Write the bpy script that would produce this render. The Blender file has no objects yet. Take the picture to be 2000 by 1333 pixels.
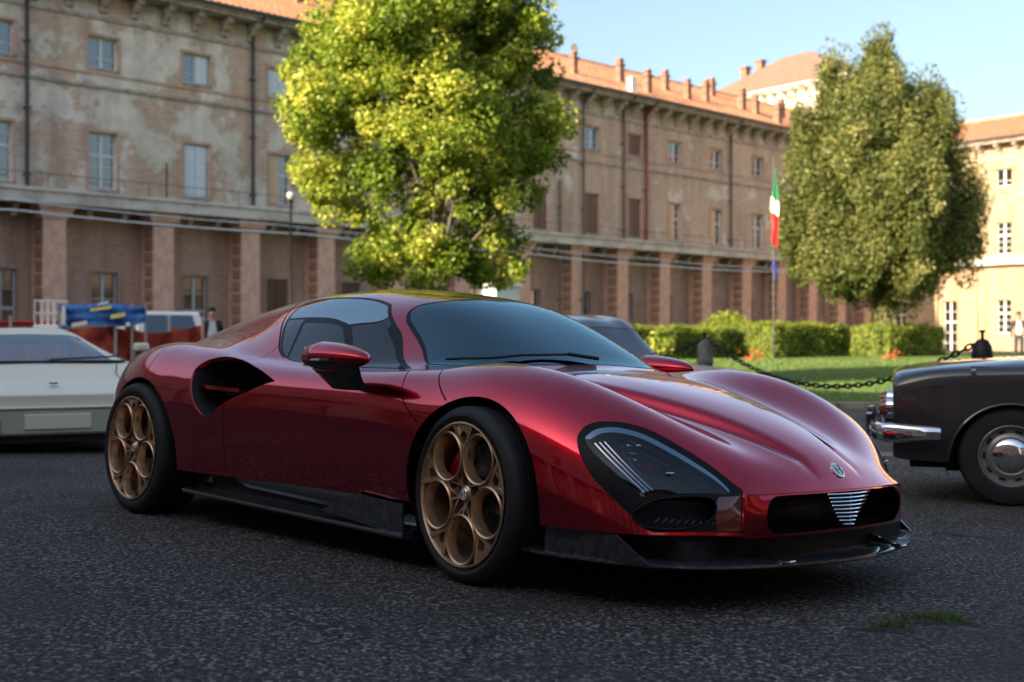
import bpy, bmesh, math, random
import numpy as np
from mathutils import Vector, Matrix, noise
R = math.radians
random.seed(7)
rng = np.random.default_rng(7)
sc = bpy.context.scene
COL = sc.collection

# ------------------------------------------------------------------ camera
CAM_H = 0.961
cam_d = bpy.data.cameras.new('camera'); cam = bpy.data.objects.new('camera', cam_d); COL.objects.link(cam)
cam.location = (0, 0, CAM_H); cam.rotation_euler = (R(90), 0, 0)
cam_d.sensor_width = 36.0; cam_d.lens = 43.61; cam_d.shift_y = -0.0028
cam_d.clip_start = 0.05; cam_d.clip_end = 4000
cam_d.dof.use_dof = True; cam_d.dof.focus_distance = 5.0; cam_d.dof.aperture_fstop = 2.7
sc.camera = cam
# ------------------------------------------------------------------ sun and sky
SUN_AZ = math.atan2(-0.765, -0.644)      # world direction towards the sun, x right / y away from the camera
SUN_EL = R(22)
world = bpy.data.worlds.new('World'); sc.world = world; world.use_nodes = True
nt = world.node_tree; bg = nt.nodes['Background']
sky = nt.nodes.new('ShaderNodeTexSky'); sky.sky_type = 'NISHITA'; sky.sun_disc = False
sky.sun_elevation = SUN_EL
sx, sy = -0.765, -0.644
sky.sun_rotation = math.atan2(sx, sy) % (2 * math.pi)
sky.air_density = 1.0; sky.dust_density = 3.4; sky.ozone_density = 2.8; sky.altitude = 0
nt.links.new(sky.outputs[0], bg.inputs[0]); bg.inputs[1].default_value = 0.13
sun_d = bpy.data.lights.new('sun', 'SUN'); sun = bpy.data.objects.new('sun', sun_d); COL.objects.link(sun)
sun_d.energy = 5.0; sun_d.angle = R(0.55); sun_d.color = (1.0, 0.86, 0.68)
sd = Vector((sx * math.cos(SUN_EL), sy * math.cos(SUN_EL), math.sin(SUN_EL))).normalized()
sun.rotation_euler = sd.to_track_quat('Z', 'Y').to_euler()
sc.view_settings.view_transform = 'Standard'; sc.view_settings.look = 'None'
sc.view_settings.exposure = 1.38; sc.view_settings.gamma = 1.0
sc.view_settings.use_white_balance = True; sc.view_settings.white_balance_temperature = 7500   # set for open shade, as the photograph is
try: sc.view_settings.use_curve_mapping = False
except Exception: pass
sc.cycles.max_bounces = 8; sc.cycles.transparent_max_bounces = 24; sc.cycles.use_denoising = True
sc.cycles.caustics_reflective = False; sc.cycles.caustics_refractive = False
# ------------------------------------------------------------------ helpers
def new_mat(name, rgb=(0.5, 0.5, 0.5), rough=0.6, metal=0.0, coat=0.0, spec=0.5, emit=None, es=0.0, trans=0.0, ior=1.5):
    m = bpy.data.materials.new(name); m.use_nodes = True
    b = m.node_tree.nodes['Principled BSDF']
    b.inputs['Base Color'].default_value = (*rgb, 1); b.inputs['Roughness'].default_value = rough
    b.inputs['Metallic'].default_value = metal; b.inputs['Coat Weight'].default_value = coat
    b.inputs['Coat Roughness'].default_value = 0.03; b.inputs['Specular IOR Level'].default_value = spec
    b.inputs['Transmission Weight'].default_value = trans; b.inputs['IOR'].default_value = ior
    if emit: b.inputs['Emission Color'].default_value = (*emit, 1); b.inputs['Emission Strength'].default_value = es
    return m
def vary(m, c2, scale=3.0, lo=0.4, hi=0.6, detail=6.0, bump=0.0, bscale=None, coord='Object', bdist=0.02, sc3=None):
    """mix the base colour with a second colour by a noise, and optional bump"""
    t = m.node_tree; b = t.nodes['Principled BSDF']
    tc = t.nodes.new('ShaderNodeTexCoord'); n = t.nodes.new('ShaderNodeTexNoise')
    src = tc.outputs[coord]
    if sc3:
        mp = t.nodes.new('ShaderNodeMapping'); mp.inputs['Scale'].default_value = sc3; t.links.new(src, mp.inputs[0]); src = mp.outputs[0]
    n.inputs['Scale'].default_value = scale; n.inputs['Detail'].default_value = detail; n.inputs['Roughness'].default_value = 0.62
    t.links.new(src, n.inputs['Vector'])
    r = t.nodes.new('ShaderNodeValToRGB'); r.color_ramp.elements[0].position = lo; r.color_ramp.elements[1].position = hi
    base = b.inputs['Base Color']
    if base.is_linked:
        old = base.links[0].from_socket
    else:
        rgb = t.nodes.new('ShaderNodeRGB'); rgb.outputs[0].default_value = base.default_value[:]; old = rgb.outputs[0]
    mx = t.nodes.new('ShaderNodeMix'); mx.data_type = 'RGBA'
    t.links.new(n.outputs['Fac'], r.inputs[0]); t.links.new(r.outputs[0], mx.inputs[0])
    t.links.new(old, mx.inputs[6]); mx.inputs[7].default_value = (*c2, 1)
    t.links.new(mx.outputs[2], base)
    if bump:
        add_bump(m, bscale or scale * 6, bump, bdist)
    return m
def add_bump(m, scale, strength, dist=0.01, kind='noise'):
    t = m.node_tree; b = t.nodes['Principled BSDF']
    tc = t.nodes.new('ShaderNodeTexCoord'); n = t.nodes.new('ShaderNodeTexNoise')
    n.inputs['Scale'].default_value = scale; n.inputs['Detail'].default_value = 5
    t.links.new(tc.outputs['Object'], n.inputs['Vector'])
    bp = t.nodes.new('ShaderNodeBump'); bp.inputs['Strength'].default_value = strength; bp.inputs['Distance'].default_value = dist
    t.links.new(n.outputs['Fac'], bp.inputs['Height']); t.links.new(bp.outputs[0], b.inputs['Normal'])
def glass_mat(name, tint=(0.5, 0.6, 0.6), ior=1.5, rough=0.0, refl=(1, 1, 1), body=None, bodyw=0.0):
    m = bpy.data.materials.new(name); m.use_nodes = True; t = m.node_tree; t.nodes.clear()
    out = t.nodes.new('ShaderNodeOutputMaterial'); tr = t.nodes.new('ShaderNodeBsdfTransparent'); tr.inputs[0].default_value = (*tint, 1)
    gl = t.nodes.new('ShaderNodeBsdfGlossy'); gl.inputs['Roughness'].default_value = rough
    fr = t.nodes.new('ShaderNodeFresnel'); fr.inputs[0].default_value = ior
    # the same reflectance from either side of the thin pane
    mx = t.nodes.new('ShaderNodeMixShader'); t.links.new(fr.outputs[0], mx.inputs[0])
    gl.inputs[0].default_value = (*refl, 1)
    src = tr.outputs[0]
    if bodyw:
        df = t.nodes.new('ShaderNodeBsdfDiffuse'); df.inputs[0].default_value = (*body, 1)
        m2 = t.nodes.new('ShaderNodeMixShader'); m2.inputs[0].default_value = bodyw
        t.links.new(tr.outputs[0], m2.inputs[1]); t.links.new(df.outputs[0], m2.inputs[2]); src = m2.outputs[0]
    t.links.new(src, mx.inputs[1]); t.links.new(gl.outputs[0], mx.inputs[2])
    t.links.new(mx.outputs[0], out.inputs[0])
    return m
def link(name, me, mat=None, parent=None, loc=None, rot=None, label=None):
    o = bpy.data.objects.new(name, me); COL.objects.link(o)
    if mat is not None and hasattr(me, 'materials') and not me.materials: me.materials.append(mat)
    if parent is not None: o.parent = parent
    if loc is not None: o.location = loc
    if rot is not None: o.rotation_euler = rot
    if label: o['label'] = label
    return o
def tag(o, label, cat, group=None, kind=None):
    if label: o['label'] = label
    if cat: o['category'] = cat
    if group: o['group'] = group
    if kind: o['kind'] = kind
    return o
def struct(o): o['kind'] = 'structure'; return o
def thing(name, label, cat, loc=(0, 0, 0), rz=0.0, group=None):
    o = bpy.data.objects.new(name, None); COL.objects.link(o); o.location = loc; o.rotation_euler = (0, 0, rz)
    o.empty_display_size = 0.3
    return tag(o, label, cat, group)
def pyd(name, vs, fs, smooth=False):
    me = bpy.data.meshes.new(name); me.from_pydata([tuple(v) for v in vs], [], [tuple(f) for f in fs]); me.update()
    if smooth: me.shade_smooth()
    return me
class MB:
    """collects shapes into one mesh"""
    def __init__(s): s.v = []; s.f = []; s.mi = []
    def add(s, vs, fs, m=0):
        o = len(s.v); s.v += [tuple(v) for v in vs]; s.f += [tuple(i + o for i in f) for f in fs]; s.mi += [m] * len(fs); return s
    def box(s, x0, x1, y0, y1, z0, z1, m=0):
        vs = [(x0, y0, z0), (x1, y0, z0), (x1, y1, z0), (x0, y1, z0), (x0, y0, z1), (x1, y0, z1), (x1, y1, z1), (x0, y1, z1)]
        return s.add(vs, [(3, 2, 1, 0), (4, 5, 6, 7), (0, 1, 5, 4), (1, 2, 6, 5), (2, 3, 7, 6), (3, 0, 4, 7)], m)
    def bbox(s, x0, x1, y0, y1, z0, z1, b=0.01, m=0):
        """box with chamfered vertical and horizontal edges"""
        bm = bmesh.new(); bmesh.ops.create_cube(bm, size=1)
        for v in bm.verts: v.co = Vector(((x0 + x1) / 2 + v.co.x * (x1 - x0), (y0 + y1) / 2 + v.co.y * (y1 - y0), (z0 + z1) / 2 + v.co.z * (z1 - z0)))
        bmesh.ops.bevel(bm, geom=bm.edges[:], offset=b, segments=1, affect='EDGES')
        bm.verts.index_update(); vs = [v.co[:] for v in bm.verts]; fs = [[v.index for v in f.verts] for f in bm.faces]; bm.free()
        return s.add(vs, fs, m)
    def tube(s, pts, r, n=8, m=0, caps=True):
        pts = [Vector(p) for p in pts]; rr = r if isinstance(r, (list, tuple)) else [r] * len(pts)
        rings = []; up = Vector((0, 0, 1))
        for i, p in enumerate(pts):
            d = (pts[min(i + 1, len(pts) - 1)] - pts[max(i - 1, 0)]).normalized()
            a = d.cross(up); a = d.cross(Vector((1, 0, 0))) if a.length < 0.05 else a
            a.normalize(); b = d.cross(a).normalized()
            rings.append([p + (a * math.cos(k * 2 * math.pi / n) + b * math.sin(k * 2 * math.pi / n)) * rr[i] for k in range(n)])
        vs = [v for rg in rings for v in rg]; fs = []
        for i in range(len(pts) - 1):
            for k in range(n): fs.append((i * n + k, i * n + (k + 1) % n, (i + 1) * n + (k + 1) % n, (i + 1) * n + k))
        if caps: fs.append(tuple(range(n))[::-1]); fs.append(tuple((len(pts) - 1) * n + k for k in range(n)))
        return s.add(vs, fs, m)
    def lathe(s, prof, n=32, axis='z', c=(0, 0, 0), m=0, closed=False):
        """prof: (radius, height) points"""
        vs = []; k = len(prof)
        for i in range(n):
            a = i * 2 * math.pi / n
            for r, h in prof:
                if axis == 'z': v = (r * math.cos(a), r * math.sin(a), h)
                elif axis == 'y': v = (r * math.cos(a), h, r * math.sin(a))
                else: v = (h, r * math.cos(a), r * math.sin(a))
                vs.append((v[0] + c[0], v[1] + c[1], v[2] + c[2]))
        fs = []
        for i in range(n):
            j = (i + 1) % n
            for q in range(k if closed else k - 1):
                q2 = (q + 1) % k; fs.append((i * k + q, j * k + q, j * k + q2, i * k + q2))
        return s.add(vs, fs, m)
    def prism(s, poly, axis, a, b, m=0):
        """extrude a 2D polygon along an axis between a and b"""
        def P(u, v, w): return {'x': (w, u, v), 'y': (u, w, v), 'z': (u, v, w)}[axis]
        n = len(poly); vs = [P(u, v, a) for u, v in poly] + [P(u, v, b) for u, v in poly]
        fs = [tuple(range(n)), tuple(range(2 * n - 1, n - 1, -1))] + [(i, (i + 1) % n, n + (i + 1) % n, n + i) for i in range(n)]
        return s.add(vs, fs, m)
    def mesh(s, name, mats=(), smooth=False, ang=35, fix=True):
        me = bpy.data.meshes.new(name); me.from_pydata(s.v, [], s.f); me.update()
        for mt in mats: me.materials.append(mt)
        if any(s.mi): me.polygons.foreach_set('material_index', s.mi)
        if fix:
            bm = bmesh.new(); bm.from_mesh(me); bmesh.ops.recalc_face_normals(bm, faces=bm.faces); bm.to_mesh(me); bm.free()
        if smooth:
            me.shade_smooth(); me.set_sharp_from_angle(angle=R(ang))
        return me
    def build(s, name, mat, parent=None, smooth=False, loc=None, rot=None, label=None, ang=35):
        mats = mat if isinstance(mat, (list, tuple)) else [mat]
        return link(name, s.mesh(name, mats, smooth, ang), None, parent, loc, rot, label)
def copy_tree(o, parent=None):
    c = o.copy(); COL.objects.link(c)
    if parent is not None: c.parent = parent
    for ch in o.children: copy_tree(ch, c)
    return c
# ------------------------------------------------------------------ ground
def gz(X, Y):
    """height of the cambered yard: falls gently away beyond the cars, rises again under the lawn"""
    s = (X - .5117) * .734 + (Y - 5.3124) * .679
    z = -.0373 * 3.0 * math.tanh(s / 3.0)
    xc = (X - .5117) * .679 - (Y - 5.3124) * .734
    z += .0038 * 4 * math.tanh(xc / 4)
    k = min(max((Y - 24) / 26, 0), 1); k = k * k * (3 - 2 * k)
    return z + k * .30
m_asph = new_mat('asphalt', (0.074, 0.060, 0.048), 0.82, spec=.3)
vary(m_asph, (0.105, 0.092, 0.08), 0.55, .45, .66, detail=8)
vary(m_asph, (0.020, 0.017, 0.015), 42, .42, .56, detail=3)
vary(m_asph, (0.34, 0.31, 0.28), 58, .56, .63, detail=2)
vary(m_asph, (0.045, 0.042, 0.040), .9, .50, .72, detail=10)
vary(m_asph, (0.035, 0.031, 0.027), .28, .50, .68, detail=4)
add_bump(m_asph, 38, 1.0, .03)
def cracks(m, dark=(.012, .011, .010)):
    t = m.node_tree; b = t.nodes['Principled BSDF']; L = t.links; tc = t.nodes.new('ShaderNodeTexCoord')
    nz = t.nodes.new('ShaderNodeTexNoise'); nz.inputs['Scale'].default_value = 2.2; nz.inputs['Detail'].default_value = 5; L.new(tc.outputs['Object'], nz.inputs[0])
    ad = t.nodes.new('ShaderNodeMix'); ad.data_type = 'RGBA'; ad.blend_type = 'ADD'; ad.inputs[0].default_value = .5; L.new(tc.outputs['Object'], ad.inputs[6]); L.new(nz.outputs['Color'], ad.inputs[7])
    vo = t.nodes.new('ShaderNodeTexVoronoi'); vo.feature = 'DISTANCE_TO_EDGE'; vo.inputs['Scale'].default_value = .55; L.new(ad.outputs[2], vo.inputs['Vector'])
    r = t.nodes.new('ShaderNodeValToRGB'); r.color_ramp.elements[0].position = .003; r.color_ramp.elements[0].color = (1, 1, 1, 1); r.color_ramp.elements[1].position = .012; r.color_ramp.elements[1].color = (0, 0, 0, 1); L.new(vo.outputs['Distance'], r.inputs[0])
    n2 = t.nodes.new('ShaderNodeTexNoise'); n2.inputs['Scale'].default_value = .5; L.new(tc.outputs['Object'], n2.inputs[0])
    r2 = t.nodes.new('ShaderNodeValToRGB'); r2.color_ramp.elements[0].position = .48; r2.color_ramp.elements[1].position = .60; L.new(n2.outputs['Fac'], r2.inputs[0])
    mu = t.nodes.new('ShaderNodeMath'); mu.operation = 'MULTIPLY'; L.new(r.outputs[0], mu.inputs[0]); L.new(r2.outputs[0], mu.inputs[1])
    mx = t.nodes.new('ShaderNodeMix'); mx.data_type = 'RGBA'; old = b.inputs['Base Color'].links[0].from_socket; L.new(mu.outputs[0], mx.inputs[0]); L.new(old, mx.inputs[6]); mx.inputs[7].default_value = (*dark, 1); L.new(mx.outputs[2], b.inputs['Base Color'])
cracks(m_asph)
def sheet(name, xs, ys, f, mat, dz=0.0):
    V = [(x, y, f(x, y) + dz) for x in xs for y in ys]; n = len(ys)
    F = [(i * n + j, (i + 1) * n + j, (i + 1) * n + j + 1, i * n + j + 1) for i in range(len(xs) - 1) for j in range(n - 1)]
    return link(name, pyd(name, V, F, True), mat)
gx = np.concatenate([np.linspace(-260, -14, 12)[:-1], np.arange(-14, 16, .5), np.linspace(16, 260, 12)])
gy = np.concatenate([np.linspace(-160, -6, 8)[:-1], np.arange(-6, 32, .5), np.arange(32, 60, 2), np.linspace(60, 400, 14)])
struct(sheet('asphalt_yard', gx, gy, gz, m_asph))
# paler worn strip across the yard, in front of the kerb
m_strip = new_mat('worn_strip', (0.30, 0.28, 0.26), 0.85); vary(m_strip, (0.16, 0.15, 0.14), 6, .4, .6, bump=.3)
def band(name, pts, w, mat, dz, kind='structure'):
    V = []; F = []
    for i, (x, y) in enumerate(pts):
        a = pts[max(i - 1, 0)]; b = pts[min(i + 1, len(pts) - 1)]; dx, dy = b[0] - a[0], b[1] - a[1]; L = math.hypot(dx, dy)
        nx, ny = -dy / L * w / 2, dx / L * w / 2
        for s in (-1, 1): V.append((x + nx * s, y + ny * s, gz(x + nx * s, y + ny * s) + dz))
    for i in range(len(pts) - 1): F.append((2 * i, 2 * i + 2, 2 * i + 3, 2 * i + 1))
    o = link(name, pyd(name, V, F, True), mat); o['kind'] = kind; return o
band('worn_strip', [(x, 11.3 + .05 * x) for x in np.arange(-12, 26, .5)], .38, m_strip, .006)
# lawn with its stone kerb
m_lawn = new_mat('lawn_turf', (0.085, 0.17, 0.03), 0.9)
vary(m_lawn, (0.085, 0.15, 0.03), 1.2, .4, .62); vary(m_lawn, (0.045, 0.095, 0.02), 7, .45, .7, bump=.6, bdist=.03)
def lz(x, y): return gz(x, y) + .07
LX0, LX1, LY0 = -4.0, 60.0, 19.2
def corner_y(x):   # far edge of the lawn follows the building axis
    return min(46.0 + max(0, (x + 11.2)) * .9995 - 9, 62)
V = []; F = []; nx = 65; ny = 44
for i in range(nx):
    x = LX0 + (LX1 - LX0) * i / (nx - 1)
    for j in range(ny):
        y = LY0 + (corner_y(x) - LY0) * j / (ny - 1); V.append((x, y, lz(x, y)))
for i in range(nx - 1):
    for j in range(ny - 1): F.append((i * ny + j, (i + 1) * ny + j, (i + 1) * ny + j + 1, i * ny + j + 1))
lawn = struct(link('lawn', pyd('lawn', V, F, True), m_lawn))
m_kerb = new_mat('kerb_stone', (0.23, 0.22, 0.20), .85); vary(m_kerb, (.12, .115, .105), 5, .4, .65, bump=.3)
kerb = thing('kerb', 'low grey stone kerb along the near edge of the lawn', None); kerb['kind'] = 'structure'; del kerb['label']
kb = MB().bbox(-.49, .49, -.08, .08, -.12, .10, .012).mesh('kerb_stone', [m_kerb])
for i in range(26):
    x = -3.5 + i; link('kerb_stone', kb, None, kerb, (x, LY0 - .09, gz(x, LY0) + random.uniform(-.006, .006)), (0, 0, random.uniform(-.008, .008)))
# grass: blades over the part of the lawn that shows
m_grass = new_mat('grass_blade', (0.07, 0.14, 0.025), 0.7); vary(m_grass, (0.12, 0.19, 0.04), .8, .35, .7)
def grass(n):
    x = rng.uniform(1.0, 26, n); y = LY0 + .05 + (44 - LY0) * rng.uniform(0, 1, n) ** 1.6; a = rng.uniform(0, 6.28, n); h = rng.uniform(.03, .075, n); w = rng.uniform(.006, .012, n) * (1 + (y - 19) / 25)
    z = np.array([lz(px_, py_) for px_, py_ in zip(x, y)]); lx = rng.normal(0, .02, n); ly = rng.normal(0, .02, n)
    A = np.stack([x - w * np.cos(a), y - w * np.sin(a), z - .005], 1); B = np.stack([x + w * np.cos(a), y + w * np.sin(a), z - .005], 1); Cc = np.stack([x + lx, y + ly, z + h], 1)
    V = np.stack([A, B, Cc], 1).reshape(-1, 3); me = bpy.data.meshes.new('grass'); me.vertices.add(3 * n); me.vertices.foreach_set('co', V.ravel())
    me.loops.add(3 * n); me.loops.foreach_set('vertex_index', np.arange(3 * n, dtype=np.int32)); me.polygons.add(n)
    me.polygons.foreach_set('loop_start', np.arange(0, 3 * n, 3, dtype=np.int32)); me.update(); me.validate()
    return me
g_ = link('grass', grass(70000), m_grass); tag(g_, 'short mown green grass covering the lawn behind the cars', 'grass', kind='stuff')

# gravelly pale path beyond the hedges
m_path = new_mat('sandy_path', (0.30, 0.25, 0.19), .95); vary(m_path, (.22, .18, .14), 3, .4, .6, bump=.3)
V = []; F = []
for i in range(40):
    x = -30 + i * 3.2; y = 46.0 + (x + 11.2) * .9995
    V += [(x + 5.6, y - 5.6, .285 if y > 55 else gz(x + 5.6, y - 5.6) + .02), (x - .5, y + .5, .30 if y > 55 else gz(x, y) + .03)]
for i in range(39): F.append((2 * i, 2 * i + 2, 2 * i + 3, 2 * i + 1))

# ------------------------------------------------------------------ courtyard buildings
P0 = Vector(((412 - 1000) / 2423 * 46.0, 46.0, 0)); FD = Vector((.7073, .7070, 0))
m_wall = new_mat('peeling_plaster', (0.40, 0.31, 0.245), .92)
def facade_nodes(m, plaster=(0.76, 0.71, 0.63), brick1=(0.56, 0.38, 0.285), brick2=(0.66, 0.50, 0.385), amount=.5, grad=True):
    t = m.node_tree; b = t.nodes['Principled BSDF']; L = t.links
    tc = t.nodes.new('ShaderNodeTexCoord'); sep = t.nodes.new('ShaderNodeSeparateXYZ'); L.new(tc.outputs['Object'], sep.inputs[0])
    cmb = t.nodes.new('ShaderNodeCombineXYZ'); L.new(sep.outputs[0], cmb.inputs[0]); L.new(sep.outputs[2], cmb.inputs[1])
    br = t.nodes.new('ShaderNodeTexBrick'); br.inputs['Scale'].default_value = 1.0; br.inputs['Brick Width'].default_value = .27; br.inputs['Row Height'].default_value = .085
    br.inputs['Mortar Size'].default_value = .010; br.inputs['Color1'].default_value = (*brick1, 1); br.inputs['Color2'].default_value = (*brick2, 1); br.inputs['Mortar'].default_value = (.40, .34, .29, 1)
    br.offset = .5; L.new(cmb.outputs[0], br.inputs['Vector'])
    n1 = t.nodes.new('ShaderNodeTexNoise'); n1.inputs['Scale'].default_value = .42; n1.inputs['Detail'].default_value = 12; n1.inputs['Roughness'].default_value = .66; L.new(tc.outputs['Object'], n1.inputs[0])
    # less plaster is left towards the far end
    mr = t.nodes.new('ShaderNodeMapRange'); mr.inputs[1].default_value = -8; mr.inputs[2].default_value = 26; mr.inputs[3].default_value = .02; mr.inputs[4].default_value = -.08 if grad else .1
    L.new(sep.outputs[0], mr.inputs[0])
    ad = t.nodes.new('ShaderNodeMath'); ad.operation = 'ADD'; L.new(n1.outputs[0], ad.inputs[0]); L.new(mr.outputs[0], ad.inputs[1])
    rp = t.nodes.new('ShaderNodeValToRGB'); rp.color_ramp.elements[0].position = 1 - amount - .02; rp.color_ramp.elements[1].position = 1 - amount + .02; L.new(ad.outputs[0], rp.inputs[0])
    n2 = t.nodes.new('ShaderNodeTexNoise'); n2.inputs['Scale'].default_value = 2.3; n2.inputs['Detail'].default_value = 8; L.new(tc.outputs['Object'], n2.inputs[0])
    pr = t.nodes.new('ShaderNodeValToRGB'); e = pr.color_ramp.elements; e[0].position = .3; e[0].color = (plaster[0] * .80, plaster[1] * .78, plaster[2] * .76, 1); e[1].position = .7; e[1].color = (*plaster, 1)
    L.new(n2.outputs[0], pr.inputs[0])
    mx = t.nodes.new('ShaderNodeMix'); mx.data_type = 'RGBA'; L.new(rp.outputs[0], mx.inputs[0]); L.new(br.outputs[0], mx.inputs[6]); L.new(pr.outputs[0], mx.inputs[7])
    # damp streaks and soot
    mp = t.nodes.new('ShaderNodeMapping'); mp.inputs['Scale'].default_value = (1.6, 1.6, .22); L.new(tc.outputs['Object'], mp.inputs[0])
    n3 = t.nodes.new('ShaderNodeTexNoise'); n3.inputs['Scale'].default_value = 1.0; n3.inputs['Detail'].default_value = 7; L.new(mp.outputs[0], n3.inputs[0])
    r3 = t.nodes.new('ShaderNodeValToRGB'); r3.color_ramp.elements[0].position = .35; r3.color_ramp.elements[0].color = (.55, .53, .52, 1); r3.color_ramp.elements[1].position = .60; r3.color_ramp.elements[1].color = (1, 1, 1, 1)
    L.new(n3.outputs[0], r3.inputs[0])
    m2 = t.nodes.new('ShaderNodeMix'); m2.data_type = 'RGBA'; m2.blend_type = 'MULTIPLY'; m2.inputs[0].default_value = .5; L.new(mx.outputs[2], m2.inputs[6]); L.new(r3.outputs[0], m2.inputs[7])
    # pits and missing render
    n4 = t.nodes.new('ShaderNodeTexNoise'); n4.inputs['Scale'].default_value = 5.5; n4.inputs['Detail'].default_value = 3; L.new(tc.outputs['Object'], n4.inputs[0])
    r4 = t.nodes.new('ShaderNodeValToRGB'); r4.color_ramp.elements[0].position = .30; r4.color_ramp.elements[0].color = (.62, .58, .55, 1); r4.color_ramp.elements[1].position = .38; r4.color_ramp.elements[1].color = (1, 1, 1, 1)
    L.new(n4.outputs[0], r4.inputs[0])
    m3 = t.nodes.new('ShaderNodeMix'); m3.data_type = 'RGBA'; m3.blend_type = 'MULTIPLY'; m3.inputs[0].default_value = .8; L.new(m2.outputs[2], m3.inputs[6]); L.new(r4.outputs[0], m3.inputs[7])
    L.new(m3.outputs[2], b.inputs['Base Color'])
    bp = t.nodes.new('ShaderNodeBump'); bp.inputs['Strength'].default_value = .6; bp.inputs['Distance'].default_value = .03; L.new(rp.outputs[0], bp.inputs['Height']); L.new(bp.outputs[0], b.inputs['Normal'])
facade_nodes(m_wall)
m_brick = new_mat('arcade_brick', (.3, .2, .15), .92); facade_nodes(m_brick, (0.68, 0.50, 0.40), (.58, .33, .24), (.68, .43, .32), .38, False)
m_wall2 = new_mat('ochre_plaster', (.4, .3, .2), .92); facade_nodes(m_wall2, (0.46, 0.345, 0.235), (.40, .27, .185), (.46, .32, .225), .52, False)
m_stone = new_mat('grey_stone_trim', (0.46, 0.41, 0.35), .85); vary(m_stone, (.22, .20, .185), 2.5, .4, .65, bump=.4)
m_pier = new_mat('pier_brick', (0.76, 0.50, 0.39), .9); vary(m_pier, (.60, .37, .28), 3, .4, .6, bump=.5); 
m_block = new_mat('pier_block', (0.44, 0.27, 0.20), .9); vary(m_block, (.23, .135, .105), 4, .4, .6, bump=.5)
m_tile = new_mat('terracotta_tiles', (0.56, 0.27, 0.15), .85); vary(m_tile, (.36, .18, .11), 5, .4, .62); vary(m_tile, (.66, .42, .28), 1.1, .55, .75)
m_tile2 = new_mat('brown_tiles', (0.23, 0.15, 0.11), .85); vary(m_tile2, (.15, .10, .08), 3, .4, .62)
m_frame = new_mat('window_frame_paint', (0.62, 0.68, 0.72), .55)
m_framew = new_mat('window_frame_white', (0.74, 0.73, 0.70), .55)
m_shut = new_mat('pale_shutter', (0.60, 0.70, 0.76), .6); m_shutb = new_mat('brown_shutter', (0.16, 0.085, 0.06), .6); m_shutt = new_mat('tan_shutter', (.62, .44, .28), .6)
m_pane = new_mat('window_pane', (0.014, 0.018, 0.02), .05, spec=1.0, ior=1.9)
m_pipe = new_mat('downpipe_metal', (0.07, 0.075, 0.08), .5, .3); m_piper = new_mat('red_downpipe', (.22, .05, .035), .5)
m_chim = new_mat('chimney_brick', (.30, .17, .12), .9); vary(m_chim, (.18, .10, .08), 4, .4, .6, bump=.4)
m_ledge = new_mat('ledge_render', (.62, .60, .54), .9); vary(m_ledge, (.42, .39, .34), 1.3, .45, .62, bump=.3)
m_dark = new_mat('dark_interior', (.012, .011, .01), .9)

def openings_wall(mb, x0, x1, z0, z1, ops, y0=0.0, y1=.45):
    """a wall with rectangular openings, ops = (x0, x1, z0, z1) sorted in x"""
    x = x0
    for a, b, c, d in sorted(ops):
        if a > x: mb.box(x, a, y0, y1, z0, z1)
        if c > z0: mb.box(a, b, y0, y1, z0, c)
        if d < z1: mb.box(a, b, y0, y1, d, z1)
        x = b
    if x < x1: mb.box(x, x1, y0, y1, z0, z1)
WM = {}
def window_meshes(w, h, kind):
    key = (round(w, 2), round(h, 2), kind)
    if key in WM: return WM[key]
    fr = MB(); t = .06
    fr.box(-w / 2, -w / 2 + t, .16, .24, 0, h); fr.box(w / 2 - t, w / 2, .16, .24, 0, h); fr.box(-w / 2 + t, w / 2 - t, .16, .24, 0, t); fr.box(-w / 2 + t, w / 2 - t, .16, .24, h - t, h)
    fr.box(-.055, .055, .155, .235, t, h - t)
    zs = [h * .60] if h > 1.4 else []
    for z in zs:
        fr.box(-w / 2 + t, -.055, .157, .235, z - .05, z + .05); fr.box(.055, w / 2 - t, .157, .235, z - .05, z + .05)
    for z in ([h * .2, h * .4, h * .80] if h > 1.4 else [h * .33]):
        fr.box(-w / 2 + t, -.055, .17, .22, z - .016, z + .016); fr.box(.055, w / 2 - t, .17, .22, z - .016, z + .016)
    fm = fr.mesh('window', [m_frame])
    pm = MB().box(-w / 2 + .03, w / 2 - .03, .198, .206, .03, h - .03).mesh('pane', [m_pane])
    fr2 = MB(); e = .10; fr2.box(-w / 2 - e, -w / 2 - .002, -.03, .0, -.02, h + e); fr2.box(w / 2 + .002, w / 2 + e, -.03, .0, -.02, h + e); fr2.box(-w / 2 - .001, w / 2 + .001, -.03, .0, h + .002, h + e)
    WM[('s',) + key] = fr2.mesh('surround', [m_brick])
    sl = MB().box(-w / 2 - .08, w / 2 + .08, -.05, .16, -.09, -.002).mesh('sill', [m_stone])
    WM[key] = (fm, pm, sl); return WM[key]
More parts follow.
